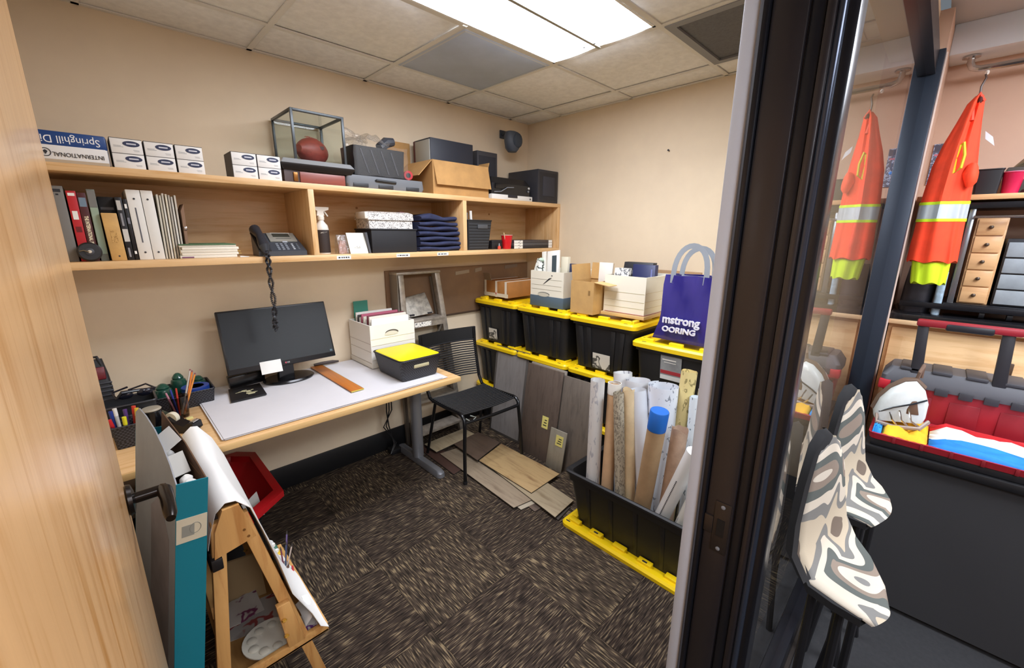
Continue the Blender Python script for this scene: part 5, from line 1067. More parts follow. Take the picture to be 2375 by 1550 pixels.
# open brown box
cbm = mat('#c29a60', .8, vary=.04, vs=12)
t = carton('brown_box', 'small open brown box with raised flaps next to the archive box', 2.15, 2.37, 1.465, 1.64, BZ, BZ+.205, cbm)
part('flap', flap(B(), (2.362, 1.635, BZ+.205), (2.362, 1.47, BZ+.205), (.012, 0, .105)), cbm, t)
part('flap', flap(B(), (2.36, 1.635, BZ+.205), (2.16, 1.635, BZ+.205), (0, .012, .10)), cbm, t)
part('flap', flap(B(), (2.155, 1.465, BZ+.205), (2.238, 1.465, BZ+.205), (-.012, -.115, -.012)), mat('#d8b077', .8), t)
part('scuff_mark', B().box(2.1492, 2.1502, 1.49, 1.505, BZ+.12, BZ+.15), mat('#8c6a3c', .8), t)
slab('white_booklet', 'white booklet standing at the back of the small brown box', (2.33, 1.56, BZ+.05), (.012, 0, 0), (0, -.1, 0), (.01, 0, .265), mat('#e6e1d6', .6), 'booklet')
# white box with binders
wb = mat('#e9e3d2', .6)
t = carton('white_file_box', 'white archive box with navy folders beside the purple bag', 2.245, 2.59, 1.17, 1.45, BZ+.02, BZ+.25, wb)
part('box_lid', B().box(2.23, 2.605, 1.16, 1.46, BZ, BZ+.02, .002), mat('#cfae78', .8), t)
for z in (.06, .10, .15): 
    part('printed_line', B().box(2.2435, 2.2455, 1.175, 1.445, BZ+z, BZ+z+.0014), mat('#bdb596', .6), t); part('printed_line', B().box(2.25, 2.585, 1.1685, 1.1705, BZ+z+.004, BZ+z+.0054), mat('#c9b48a', .6), t)
part('red_cord', B().tube([(2.244, 1.44, BZ+.024), (2.242, 1.17, BZ+.024), (2.245, 1.167, BZ+.024), (2.59, 1.167, BZ+.026)], .0016, 6), mat('#a8432c', .6), t)
part('fold_flap', flap(B(), (2.59, 1.17, BZ+.25), (2.36, 1.17, BZ+.25), (0, .06, -.035)), wb, t)
slab('navy_binder', 'large navy binder in the white archive box', (2.36, 1.33, BZ+.06), (.04, 0, 0), (0, -.15, 0), (.06, .03, .25), mat('#232a55', .45), 'binder', [('title_print', .82, .88, .3, .9, mat('#6a70a0', .5))])
slab('black_binder', 'black binder lying across the back of the white archive box', (2.42, 1.44, BZ+.20), (.05, 0, 0), (0, -.2, .0), (.03, 0, .12), mat('#26272c', .5), 'binder', [('print', .1, .9, .4, .6, mat('#55565c', .5))])
slab('catalogue', 'white and grey catalogue leaning in the white archive box', (2.285, 1.43, BZ+.06), (.03, 0, 0), (0, -.10, 0), (.02, -.01, .23), printed('#e2dfd6', '#6d6f72', (30, 30, 30), .5), 'catalogue')
solo('tan_sheet', B().box(2.60, 2.615, 1.0, 1.50, BZ, BZ+.27, .002), mat('#a4835f', .8), 'tan cardboard sheet standing behind the white archive box', 'cardboard')
# purple shopping bag
GZ = 3*H4-.001
t = thing('shopping_bag', 'purple glossy shopping bag with white lettering and grey handles on the end tote', 'bag', (2.24, .90, GZ))
bgm = mat('#2a2478', .3, coat=.3)
rows = []; N = 9
def bagring(z, x0, x1, y0, y1, pinch):
    pts = []
    for k in range(N): pts.append(V((x0+.012*math.sin(k*1.3+z*20)*(z > .05), y1-(y1-y0)*k/(N-1), z)))
    pts.append(V(((x0+x1)/2-0+.0, y0+pinch, z)))
    for k in range(N): pts.append(V((x1, y0+(y1-y0)*k/(N-1), z)))
    pts.append(V(((x0+x1)/2, y1-pinch, z)))
    return [V((p.x, p.y, p.z+GZ)) for p in pts]
part('bag_body', B().loft([bagring(.001, 2.14, 2.31, .765, 1.055, .0), bagring(.03, 2.135, 2.31, .76, 1.045, .005), bagring(.12, 2.145, 2.30, .765, 1.02, .03), bagring(.22, 2.15, 2.29, .765, 1.015, .05), bagring(.30, 2.155, 2.28, .76, 1.02, .06), bagring(.352, 2.16, 2.275, .757, 1.022, .06), bagring(.352, 2.164, 2.271, .761, 1.018, .06), bagring(.2, 2.156, 2.286, .771, 1.01, .05), bagring(.01, 2.146, 2.30, .776, 1.04, .005)]).jitter(.004, 14, 4), bgm, t, smooth=60)
part('lining', B().loft([bagring(.345, 2.166, 2.269, .764, 1.015, .062), bagring(.30, 2.162, 2.275, .768, 1.012, .06)], False, False), mat('#aeb3c4', .5), t)
hd = mat('#8b9096', .6)
for x, yy, zt in ((2.163, 0, .505), (2.268, .02, .49)):
    pts = []
    for k in range(17):
        a = math.pi*k/16; pts.append(V((x+.02*math.sin(a), .893+.085*math.cos(a)*(1.0+.15*math.sin(a)), GZ+.31+(zt-.31)*math.sin(a)**.8)))
    rows = []
    for k, p in enumerate(pts):
        tv = (pts[min(k+1, 16)]-pts[max(k-1, 0)]).normalized(); n_ = V((1, .0, 0)).cross(tv).normalized(); rows.append([p-n_*.0135, p+n_*.0135])
    part('handle', B().sheet(rows, (.002, 0, 0)), hd, t, smooth=60)
tx = mat('#e4e3ee', .5)
text('mstrong', .060, plane_m((2.124, .898, GZ+.118), (0, -1, 0), (-.02, 0, 1)), tx, t, bold=.0016, sx=.98, ext=.004)
text('OORING', .040, plane_m((2.119, .902, GZ+.066), (0, -1, 0), (-.02, 0, 1)), tx, t, bold=.0012, sx=1.12, ext=.004)

# ---------------------------------------------------------------- leaning floor samples
def panel(label, ya, yb, xb, xt, h, m, th=.012, lean_y=0, note=None, name='floor_panel', group='flooring sample boards leaning on the totes', border=None):
    t = thing(name, label, 'sample board', (xb, (ya+yb)/2, 0), group=group)
    hx = lambda y0, y1, s0, s1, a, b_: [(xb+(xt-xb)*a+s0, y0+lean_y*a, h*a), (xb+(xt-xb)*a+s1, y0+lean_y*a, h*a), (xb+(xt-xb)*a+s1, y1+lean_y*a, h*a), (xb+(xt-xb)*a+s0, y1+lean_y*a, h*a), (xb+(xt-xb)*b_+s0, y0+lean_y*b_, h*b_), (xb+(xt-xb)*b_+s1, y0+lean_y*b_, h*b_), (xb+(xt-xb)*b_+s1, y1+lean_y*b_, h*b_), (xb+(xt-xb)*b_+s0, y1+lean_y*b_, h*b_)]
    part('board', B().hexa(hx(ya, yb, 0, th, .002, 1), .001), m, t)
    if border: part('face_sheet', B().hexa(hx(ya+.025, yb-.02, -.0012, .0005, .03, .975)), border, t)
    if note:
        y0, y1, a, b_ = note
        n_ = part('sticky_note', B().hexa(hx(y0, y1, -.002, -.0008, a, b_)), mat('#e0d67c', .6), t)
        for k in range(3): part('handwriting', B().hexa(hx(y0+.012, y1-.012-.006*k, -.0026, -.0018, a+(b_-a)*(.22+.22*k), a+(b_-a)*(.30+.22*k))), INK, n_)
    return t
pg = wood('5e5854', '766f6a', (25, 25, 2), rough=.5, coat=.1, key='pg'); pgl = wood('7a7674', '8f8b88', (25, 25, 2), rough=.45, coat=.1, key='pgl'); pbm = wood('4b4039', '62554c', (25, 25, 2), rough=.5, coat=.1, key='pb'); pgm = wood('5d564e', '746b61', (25, 25, 2), rough=.5, coat=.1, key='pm')
panel('wide grey wood-look board leaning behind the chair', 1.985, 2.335, 2.045, 2.135, .66, mat('#57534f', .6), border=pgl)
panel('dark grey board edge leaning behind the wide grey board', 1.99, 2.35, 2.075, 2.145, .69, mat('#474441', .6))
panel('dark brown plank with a yellow note leaning on the totes', 1.625, 1.945, 1.99, 2.085, .648, pbm, note=(1.70, 1.755, .36, .49))
panel('pale edged board behind the dark brown plank', 1.615, 1.93, 2.02, 2.105, .655, mat('#8f877c', .6))
panel('grey brown plank leaning behind the open tote of rolls', 1.36, 1.615, 2.005, 2.085, .635, pgm, th=.010)
panel('short pale grey plank with a yellow note in front of the others', 1.525, 1.66, 1.965, 1.99, .285, wood('86806f', '9a9484', (25, 25, 2), key='ps'), th=.008, lean_y=-.02, note=(1.545, 1.605, .62, .88))
# loose planks on the floor
def plank(label, quad, z, m, th=.007):
    p = [V((x, y, z)) for x, y in quad]
    t = thing('floor_plank', label, 'plank', (sum(q.x for q in p)/4, sum(q.y for q in p)/4, z), group='loose flooring planks on the carpet')
    part('wear_layer', B().hexa([q+V((0, 0, th*.6)) for q in p]+[q+V((0, 0, th)) for q in p], .0006), m, t)
    part('core', B().hexa([q for q in p]+[q+V((0, 0, th*.6)) for q in p]), mat('#2b2723', .7), t)
oak = wood('8d6d48', 'b89a6c', (22, 2.5, 22), rough=.45, coat=.1, scale=1.8, key='oak'); gro = wood('7b6a57', '9c8b74', (22, 2.5, 22), rough=.45, coat=.1, key='gro'); drk = wood('43352b', '5e4c3e', (22, 2.5, 22), rough=.5, coat=.1, key='drk'); lgo = wood('857358', 'a8977a', (22, 2.5, 22), rough=.45, coat=.1, key='lgo')
plank('dark reddish plank beside the desk foot', [(1.44, 2.0), (1.56, 2.02), (1.58, 2.45), (1.46, 2.45)], .001, mat('#4a3229', .6))
plank('long grey brown plank at the front of the floor pile', [(1.475, 1.475), (1.62, 1.45), (1.66, 2.25), (1.52, 2.27)], .0085, gro)
plank('pale backed plank under the long grey one', [(1.50, 1.44), (1.65, 1.415), (1.69, 2.0), (1.55, 2.02)], .001, mat('#a79b86', .6))
plank('short dark plank end poking out of the pile', [(1.545, 1.375), (1.66, 1.365), (1.70, 1.80), (1.6, 1.80)], .001, drk, .0065)
plank('light oak plank angled toward the open tote', [(1.575, 1.25), (1.77, 1.27), (1.84, 1.95), (1.66, 1.95)], .016, lgo)
plank('lowest dark strip under the angled oak plank', [(1.585, 1.235), (1.72, 1.255), (1.79, 1.75), (1.67, 1.75)], .001, mat('#3d352d', .7))
plank('golden oak plank on top of the pile', [(1.635, 1.485), (1.915, 1.495), (1.915, 2.05), (1.645, 1.985)], .0245, oak)
plank('dark brown plank under the chair', [(1.63, 1.985), (1.915, 2.06), (1.90, 2.30), (1.65, 2.28)], .032, drk)
plank('light oak plank at the far end beneath the chair', [(1.50, 2.285), (1.87, 2.305), (1.87, 2.44), (1.50, 2.44)], .0245, lgo)

# ---------------------------------------------------------------- open tote with paper rolls, on its lid
lidt = thing('flat_tote_cover', 'loose yellow tote lid lying flat under the open black tote', 'lid', (1.81, .87, 0))
LX0, LX1, LY0, LY1 = 1.575, 2.05, .53, 1.215
def bare_lid():
    R_ = lambda i, zz: rr(LX0+i, LX1-i, LY0+i, LY1-i, .035-min(i, .02), zz)
    part('plate', B().loft([R_(.0, .001), R_(0, .018), R_(.010, .028), R_(.038, .028), R_(.045, .014), R_(.06, .014)]), YEL, lidt)
    for k in range(5):
        yc = LY0+(LY1-LY0)*(k+.5)/5; part('lid_tab', B().box(LX0+.03, LX0+.062, yc-.035, yc+.035, .012, .040, .003), YEL, lidt)
        if k in (1, 3): part('lid_slot', B().box(LX0+.036, LX0+.046, yc-.012, yc+.012, .0385, .0405), INK, lidt)
    for k in range(3):
        xc = LX0+.1+k*.13; part('lid_tab', B().box(xc-.03, xc+.03, LY1-.062, LY1-.03, .012, .040, .003), YEL, lidt)
    part('lid_slot', B().box(LX0+.02, LX0+.028, LY1-.05, LY1-.025, .0265, .0285), INK, lidt)
bare_lid()
OZ = .0145
ot = thing('open_tote', 'open black tote full of paper rolls near the doorway', 'tote', (1.81, .87, OZ))
ox0, ox1, oy0, oy1, oh = 1.585, 2.045, .525, 1.21, .318
Ri = lambda i, z, r=.03: rr(ox0+i, ox1-i, oy0+i, oy1-i, r, OZ+z)
part('body', B().loft([Ri(.06, .0), Ri(.022, oh-.05), Ri(.012, oh-.05), Ri(.008, oh-.012), Ri(.0, oh-.010), Ri(.0, oh), Ri(.01, oh+.004), Ri(.026, oh-.004), Ri(.030, oh-.04), Ri(.066, .006)]), BINBLK, ot)
for k in range(4):
    y = oy0+.14+k*.135; part('wall_fluting', B().hexa([(ox0+.056, y-.01, OZ+.01), (ox0+.07, y-.01, OZ+.01), (ox0+.07, y+.01, OZ+.01), (ox0+.056, y+.01, OZ+.01), (ox0+.019, y-.012, OZ+oh-.055), (ox0+.035, y-.012, OZ+oh-.055), (ox0+.035, y+.012, OZ+oh-.055), (ox0+.019, y+.012, OZ+oh-.055)], .002), BINBLK, ot)
rolls = [('white plan roll at the left of the tote', (1.665, 1.082, .848), (1.66, 1.10, .332), 0.036, printed('#e2e0de', '#bcbcc2', (60, 60, 16), .6)),
 ('tan paper roll behind the printed roll', (1.73, 1.026, .82), (1.70, 1.015, .346), 0.032, mat('#d6b088', .75, vary=.04, vs=15)),
 ('slim greyish roll covered with fine print', (1.675, .969, .81), (1.665, .93, .34), 0.026, printed('#b9ae98', '#7a7062', (120, 120, 50), .52)),
 ('cream curled roll right of the printed roll', (1.725, .945, .815), (1.722, .905, .35), 0.032, mat('#dcc49c', .75, vary=.05, vs=12)),
 ('white roll in the middle with open end', (1.765, .92, .815), (1.765, .88, .572), 0.044, mat('#d9dce3', .7)),
 ('tall white roll at the back left', (1.95, 1.11, .813), (1.94, 1.095, .7), 0.052, printed('#dedede', '#9a9aa2', (14, 14, 14), .62)),
 ('wide white roll with a large open end at the back', (1.89, .985, .817), (1.885, .975, .65), 0.066, mat('#dfdfe2', .7)),
 ('largest white roll with printed end in the centre', (1.84, .825, .844), (1.83, .815, .5), 0.074, printed('#e2e5ec', '#8f949e', (50, 50, 30), .62)),
 ('kraft mailing tube with a blue tape cap', (1.665, .754, .791), (1.66, .80, .347), 0.04, None),
 ('pale yellow printed roll rising highest on the right', (1.90, .735, .925), (1.88, .737, .69), 0.037, printed('#dfcb8c', '#9a8a58', (60, 60, 30), .6)),
 ('bluish white roll beside the yellow roll', (1.86, .675, .823), (1.85, .669, .69), 0.03, printed('#dde5ea', '#70828c', (60, 60, 30), .6)),
 ('white roll at the far right back', (1.93, .66, .84), (1.92, .663, .72), 0.036, printed('#e4e4e4', '#9a9aa2', (60, 60, 40), .6)),
 ('rosy brown torn roll in front of the yellow roll', (1.75, .69, .69), (1.735, .697, .46), 0.037, mat('#bb9d86', .8, vary=.08, vs=14)),
 ('white roll with a dotted line leaning diagonally', (1.66, .585, .66), (1.655, .68, .348), 0.033, None),
 ('thin pale roll leaning diagonally at the right edge', (1.655, .555, .50), (1.65, .60, .329), 0.024, printed('#d2cfc6', '#8a8a8a', (40, 40, 8), .58)),
 ('short kraft roll low at the right edge', (1.70, .58, .41), (1.675, .592, .334), .022, KRAFT),
 ('small tan roll at the far left edge', (1.80, 1.155, .62), (1.79, 1.145, .538), .017, mat('#c9a06e', .8))]
for k, (lb, tp0, bt0, r, m_) in enumerate(rolls):
    a, b_ = V(tp0), V(bt0); dv = (b_-a).normalized(); s_ = (a.z-(OZ+.02+r*.6))/(-dv.z); bt = a+dv*s_
    bt.x = min(max(bt.x, ox0+.075+r), ox1-.07-r); bt.y = min(max(bt.y, oy0+.075+r), oy1-.075-r)
    t = thing('paper_roll', lb, 'paper roll', bt, group='rolled plans in the open tote')
    ax_ = (a-bt); L_ = ax_.length; ax_.normalize()
    if 'kraft mailing' in lb:
        part('tube', B().lathe([(r*.88, .0), (r, .0), (r, L_-.06), (r*.88, L_-.06)], bt, 28, ax_), mat('#a98a66', .75, vary=.06, vs=10), t)
        part('blue_tape_cap', B().lathe([(r*1.02, L_-.095), (r*1.03, L_-.09), (r*1.03, L_-.004), (r*.97, L_), (0, L_+.001)], bt, 28, ax_, False), mat('#1d63b8', .5), t)
        continue
    if 'dotted' in lb:
        part('sheet', B().lathe([(r*.86, 0), (r, 0), (r, L_), (r*.86, L_)], bt, 24, ax_), mat('#dddbd8', .7), t)
        dm_ = B(); x_ = ax_.orthogonal().normalized(); sd_ = (V((-1, -.1, .8))-ax_*V((-1, -.1, .8)).dot(ax_)).normalized()
        for q in range(40): 
            c_ = bt+ax_*(.14+q*.0085)+sd_*r; dm_.cyl(c_-sd_*.001, c_+sd_*.0012, .0028, n=6)
        part('dotted_line', dm_, INK, t); continue
    # spiral-wound sheet
    x_ = ax_.orthogonal().normalized(); y_ = ax_.cross(x_); rows = []; turns = 2.3; nn = 44
    tear = .012 if ('torn' in lb or 'curled' in lb) else .002
    for i in range(nn+1):
        u = i/nn; ang = turns*2*math.pi*u; rr_ = r*(1-.16*u) if 'wide' not in lb and 'largest' not in lb else r*(1-.28*u)
        c_ = x_*math.cos(ang)*rr_+y_*math.sin(ang)*rr_
        rows.append([bt+c_, bt+c_+ax_*(L_+tear*math.sin(ang*1.7+k))])
    part('sheet', B().sheet(rows), m_, t, smooth=60)
    if 'tan paper' in lb: part('white_end', B().lathe([(r*1.03, L_-.045), (r*1.04, L_-.04), (r*1.04, L_+.012), (r*.96, L_+.012)], bt, 24, ax_, False), mat('#e6e2da', .7), t)
t = thing('wall_hook', 'tiny dark nail in the beige wall above the boxes', 'nail', (XR-.01, 1.352, 2.07)); part('nail', B().cyl((XR, 1.352, 2.077), (XR-.012, 1.352, 2.077+.003), .003, n=8), INK, t); part('head', B().cyl((XR-.012, 1.352, 2.077+.003), (XR-.014, 1.352, 2.077+.0035), .006, n=10), INK, t)
# ================================================================== outer office, seen past the frame
# patterned chairs with their backs to the glass
SW = bands('swirl_fabric', [(0, '2f2924'), (.32, '6a5d51'), (.38, 'b3a690'), (.44, '74736f'), (.475, 'c6bcab'), (.525, '555a56'), (.575, '85776a'), (.61, 'c6bdad'), (.655, '7a7976'), (.69, '40342c'), (.76, 'b3a693')], (5.2, 5.2, 3.6), .5, .85)
CP0 = [(1.50, .13, .985), (1.462, .138, .955), (1.447, .143, .85), (1.442, .146, .72), (1.44, .140, .62), (1.43, .10, .56), (1.415, .03, .552), (1.40, -.04, .548), (1.41, -.075, .53)]
CP1 = [(1.53, .125, .985), (1.60, .110, .945), (1.66, .092, .85), (1.72, .078, .72), (1.755, .065, .63), (1.74, .03, .575), (1.66, -.02, .57), (1.54, -.07, .56), (1.48, -.088, .535)]
def side_chair(label, d, fr=1):
    d = V(d); t = thing('patterned_chair', label, 'chair', (1.6+d.x, .02+d.y, 0), group='patterned chairs by the glass')
    N = 11; rows = []
    for a, b_ in zip(CP0, CP1):
        a, b_ = [V((p.x*.94, p.y*.94+.025, 1.55-(1.55-p.z)*.94)) for p in (V(a)+d, V(b_)+d)]
        rows.append([a.lerp(b_, i/(N-1))+V((0, -.012*math.sin(math.pi*i/(N-1)), .006*math.sin(math.pi*i/(N-1)))) for i in range(N)])
    for k in range(6, 9): rows[k] = [p.lerp(q_, 1-fr) for p, q_ in zip(rows[k], rows[5])]
    part('upholstery', B().sheet(rows, (0, .006, -.006)), SW, t, smooth=80)
    nb = 5; c = lambda r: (r[0]+r[-1])/2
    back = []
    for k, r in enumerate(rows[:nb+1]):
        back.append([c(r)+(p-c(r))*1.07+V((-.012, .007, .004 if k == 0 else 0)) for p in r])
    part('back_shell', B().sheet(back, (.006, .018, .012)).bevel(.006, 2), mat('#141416', .85), t, smooth=60)
    seat = [[c(r)+(p-c(r))*(1.0 if k < 7 else .9)+V((-.012 if k < 8 else 0, .03*(k == len(rows)-1), -.008)) for p in r] for k, r in enumerate(rows)][nb-1:]
    part('seat_shell', B().sheet(seat, (0, 0, -.022)).bevel(.005, 2), mat('#141416', .85), t, smooth=60)
    q = [rows[5][1], rows[5][-2], rows[6][2], rows[6][-3]]
    for k, p in enumerate(q):
        part('leg', B().tube([p+V((0, 0, -.05)), (p.x, p.y, .25), (p.x+(.03 if k % 2 else -.02), p.y+(.02 if k < 2 else -.03), .001)], .011, 8), BLACK, t)
    return t
side_chair('nearer chair with grey and cream swirl fabric beside the dark door frame', (-.09, -.02, 0), .88)
side_chair('farther chair with grey and cream swirl fabric against the glass', (.36, -.02, 0.02), .6)
# black work table
t = thing('work_table', 'black topped table under the red toolbox in the outer office', 'table', (2.5, -.4, 0))
part('table_top', B().box(2.14, 2.62, -1.3, .09, .68, .712, .003), mat('#101013', .5), t)
part('front_panel', B().box(2.16, 2.175, -1.3, .085, .02, .68), mat('#2f2f31', .8), t)
for x, y in ((2.18, -1.25), (2.56, -1.25), (2.18, .03), (2.56, .03)): part('leg', B().box(x, x+.04, y, y+.04, 0, .68, .002), BLACK, t)
WZ = .7125
# open tray with towels
redm = mat('#9c1f2b', .45)
t = thing('tool_tray', 'shallow red and black tray holding bright towels in front of the toolbox', 'tray', (2.28, -.3, WZ))
part('black_base', B().box(2.155, 2.42, -.62, .075, WZ, WZ+.03, .005), mat('#17171b', .5), t)
part('red_rim', B().loft([rr(2.15, 2.425, -.625, .08, .02, WZ+.03), rr(2.145, 2.43, -.63, .085, .02, WZ+.055), rr(2.165, 2.41, -.61, .065, .02, WZ+.055), rr(2.17, 2.405, -.605, .06, .02, WZ+.032)]), redm, t)
for k in range(8): part('rim_rib', B().box(2.1435, 2.15, -.56+k*.08, -.55+k*.08, WZ+.03, WZ+.055, .001), mat('#7a1620', .45), t)
def towel(label, m, x0, x1, y0, y1, seed, h=.03, z=WZ+.047):
    rows = [[V((x0+(x1-x0)*i/10, y0+(y1-y0)*j/12, z+h*.5+h*.5*noise.noise(V((i*.5, j*.5, seed)))-h*.5*((i in (0, 10)) or (j in (0, 12))))) for j in range(13)] for i in range(11)]
    solo('towel', B().sheet(rows, (0, 0, .006)), m, label, 'towel', 'bright towels in the red tray', 70)
towel('folded yellow towel under the white bag', mat('#e0a818', .8, vary=.06, vs=15), 2.152, 2.395, -.088, .045, 1, .035)
towel('bright blue towel at the front right of the tray', mat('#1672c4', .8, vary=.06, vs=15), 2.152, 2.245, -.6, -.092, 2, .035)
towel('white towel behind the blue towel', mat('#d9d6d2', .8, vary=.04, vs=15), 2.248, 2.33, -.6, -.092, 3, .055)
towel('red towel strip along the back of the tray', mat('#c01a22', .8), 2.335, 2.398, -.6, -.092, 4, .05)
towel('small blue towel corner at the left of the tray', mat('#1c86cc', .8), 2.155, 2.24, .047, .075, 5, .035)
# rolling toolbox
t = thing('toolbox', 'red rolling toolbox with grey lid and black pull handle', 'toolbox', (2.53, -.28, WZ))
part('body', B().loft([rr(2.445, 2.605, -.56, .07, .02, WZ), rr(2.432, 2.615, -.575, .085, .02, WZ+.2)]), redm, t)
part('lid', B().loft([rr(2.425, 2.62, -.585, .095, .02, WZ+.2), rr(2.425, 2.62, -.585, .095, .02, WZ+.235), rr(2.45, 2.605, -.56, .07, .02, WZ+.275)]), mat('#4d4d52', .5), t)
part('red_corner', B().box(2.42, 2.46, .04, .1, WZ+.17, WZ+.215, .008), mat('#b01f2c', .4), t)
for k in range(6): part('lid_rib', B().box(2.44, 2.60, -.52+k*.1, -.46+k*.1, WZ+.268, WZ+.281, .003), mat('#3b3b40', .5), t)
for k in range(9): part('grip_tooth', B().box(2.418, 2.428, -.54+k*.07, -.50+k*.07, WZ+.185, WZ+.215, .002), mat('#333338', .5), t)
for k in range(4): part('body_recess', B().box(2.432, 2.442, -.50+k*.14, -.41+k*.14, WZ+.02, WZ+.165, .004), mat('#861824', .45), t)
hk = mat('#232328', .4)
for y, ym in ((-.012, .012), (-.248, -.225)):
    part('handle_post', B().hexa([(2.44, y-.032, WZ+.08), (2.46, y-.032, WZ+.08), (2.46, y+.010, WZ+.08), (2.44, y+.010, WZ+.08), (2.44, ym-.030, WZ+.47), (2.46, ym-.030, WZ+.47), (2.46, ym+.005, WZ+.47), (2.44, ym+.005, WZ+.47)], .004), hk, t)
part('handle_bar', B().box(2.432, 2.468, -.275, .022, WZ+.465, WZ+.495, .008), mat('#8c1c28', .45), t)
part('handle_grip', B().box(2.428, 2.472, -.2, -.065, WZ+.458, WZ+.488, .008), hk, t)
# white and brown bag
t = thing('sport_bag', 'small white and brown zipped bag lying on the yellow towel', 'bag', (2.32, .01, WZ+.07))
SBm = MX((2.30, .005, WZ+.088), .2, -.12) @ Matrix.Diagonal((1, .95, 1.3, 1))
ol = [(.085, .0), (.09, .03), (.07, .07), (.035, .105), (-.01, .128), (-.045, .13), (-.072, .105), (-.085, .06), (-.08, .02), (-.07, 0)]
part('bag_body', B(SBm).loft([[V((x, y*k_, z*k_+.01*(1-k_))) for y, z in ol] for x, k_ in ((-.05, .82), (-.04, .96), (-.02, 1), (.03, 1), (.05, .9))]).jitter(.004, 25), mat('#cfd3d0', .3, vary=.05, vs=12), t, smooth=60)
part('brown_trim', B(SBm).tube([(-.005, y*1.02, z*1.02) for y, z in ol[1:7]], .010, 8), mat('#5d4838', .6), t)
part('brown_patch', B(SBm).hexa([(-.054, -.052, .03), (-.05, -.01, .03), (-.04, -.01, .03), (-.04, -.052, .03), (-.05, -.045, .075), (-.046, -.012, .075), (-.038, -.012, .075), (-.038, -.045, .075)], .003), mat('#6a4e3c', .6), t)
part('strap_loop', B(SBm).tube([(.0, -.045, .125), (-.01, -.055, .16), (.0, -.066, .18), (.01, -.062, .14)], .007, 8), mat('#6d5444', .6), t)
part('zip', B(SBm).tube([(-.046, .075, .03), (-.055, .03, .05), (-.056, -.03, .066), (-.048, -.075, .08)], .003, 6), mat('#3a3d40', .3, .6), t)
for k in range(3): part('chrome_buckle', B(SBm).tube([(-.06, .04-k*.03, .035+.008*k), (-.075, .035-k*.03, .015), (-.07, .02-k*.035, -.002)], .0035, 6), CHROME, t)
part('shoulder_strap', B(SBm).tube([(-.04, .08, .02), (-.062, .085, .0), (-.07, .03, -.010), (-.075, -.05, -.008), (-.04, -.085, .008)], .007, 8), mat('#8d7c70', .5), t)

# base cabinets with ledge
t = thing('base_cabinet', 'maple base cabinet with black counter behind the toolbox', 'cabinet', (2.87, -.4, 0))
cm = wood('c99a66', 'e2ba88', (20, 2, 20), key='cab')
part('carcass', B().box(2.69, OX1-.002, -1.6, .12, .05, 1.145), cm, t)
part('counter', B().box(2.65, OX1-.002, -1.6, .122, 1.165, 1.195, .003), mat('#17171a', .25), t)
part('counter_edge', B().box(2.64, OX1-.002, -1.6, .122, 1.145, 1.166, .003), mat('#d9b58a', .45), t)
for k in range(3):
    y1 = .105-k*.52; y0 = y1-.5
    d_ = part('cabinet_door', B().box(2.672, 2.69, y0, y1, .08, 1.125, .003), cm, t)
    part('door_panel', B().loft([[(2.672, y0+.045, .13), (2.672, y1-.045, .13), (2.672, y1-.045, 1.085), (2.672, y0+.045, 1.085)], [(2.667, y0+.06, .145), (2.667, y1-.06, .145), (2.667, y1-.06, 1.07), (2.667, y0+.06, 1.07)]]), wood('d1a26e', 'e8c190', (20, 2, 20), key='cab2'), d_)
    part('handle', B().box(2.655, 2.672, y0+.10, y0+.115, .95, 1.03, .003), mat('#4a3626', .4), d_)
CZ = 1.1955
# rack on castors with drawer units
t = thing('steel_rack', 'black steel rack on castors standing on the counter', 'rack', (2.85, -.3, CZ))
km = mat('#1c1d22', .35, .4)
for x in (2.72, 2.97):
    for y in (-.075, -.72): part('rack_post', B().box(x, x+.02, y, y+.02, CZ+.04, 1.69, .002), mat('#8f9499', .25, .8) if y > -.1 else km, t)
for x, y in ((2.73, -.17), (2.73, -.25), (2.73, -.62)):
    part('castor', B().lathe([(.006, -.008), (.02, -.008), (.02, .008), (.006, .008)], (x, y, CZ+.0205), 16, (0, 1, 0)), BLACK, t)
part('rack_shelf', B().box(2.71, 2.99, -.74, -.045, CZ+.04, CZ+.06, .002), km, t)
part('rack_rail', B().box(2.70, 2.71, -.74, .10, CZ+.03, CZ+.055, .002), km, t)
part('rack_top', B().box(2.71, 2.99, -.74, -.04, 1.665, 1.69, .002), km, t)
part('rack_bar', B().cyl((2.705, -.07, 1.63), (2.705, -.72, 1.63), .006), CHROME, t)
um = wood('b98a5c', 'd3a676', (20, 2, 20), key='un')
t = thing('drawer_unit', 'small maple drawer unit with dark knobs in the steel rack', 'drawer unit', (2.85, -.13, CZ+.061))
part('carcass', B().box(2.75, 2.95, -.178, -.085, CZ+.061, 1.625, .002), um, t)
for k in range(5):
    z = CZ+.066+k*.073
    d_ = part('drawer', B().box(2.742, 2.75, -.172, -.091, z, z+.068, .003), um, t); part('knob', B().ball((2.736, -.131, z+.034), .008, (1, 1, 1), 10), mat('#4a3a2c', .35), d_)
t = thing('plastic_tower', 'translucent grey plastic drawer tower beside the maple drawer unit', 'drawer unit', (2.85, -.3, CZ+.061))
part('carcass', B().box(2.75, 2.95, -.42, -.188, CZ+.061, 1.54, .003), mat('#2a2b2f', .4), t)
for k in range(4):
    z = CZ+.068+k*.067; part('drawer', B().box(2.741, 2.75, -.415, -.193, z, z+.061, .003), mat('#8f969c', .3, vary=.08, vs=10), t)
t = thing('tote_duffel', 'dark crumpled bag under the hanging vest on the counter', 'bag', (2.80, .03, CZ)); part('bag', B().loft([rr(2.75, 2.9, -.005, .10, .03, CZ), rr(2.745, 2.9, -.01, .105, .05, CZ+.12), rr(2.76, 2.88, .0, .09, .04, CZ+.21)]).jitter(.015, 18, 2), mat('#1f1f25', .4, vary=.3, vs=20), t)
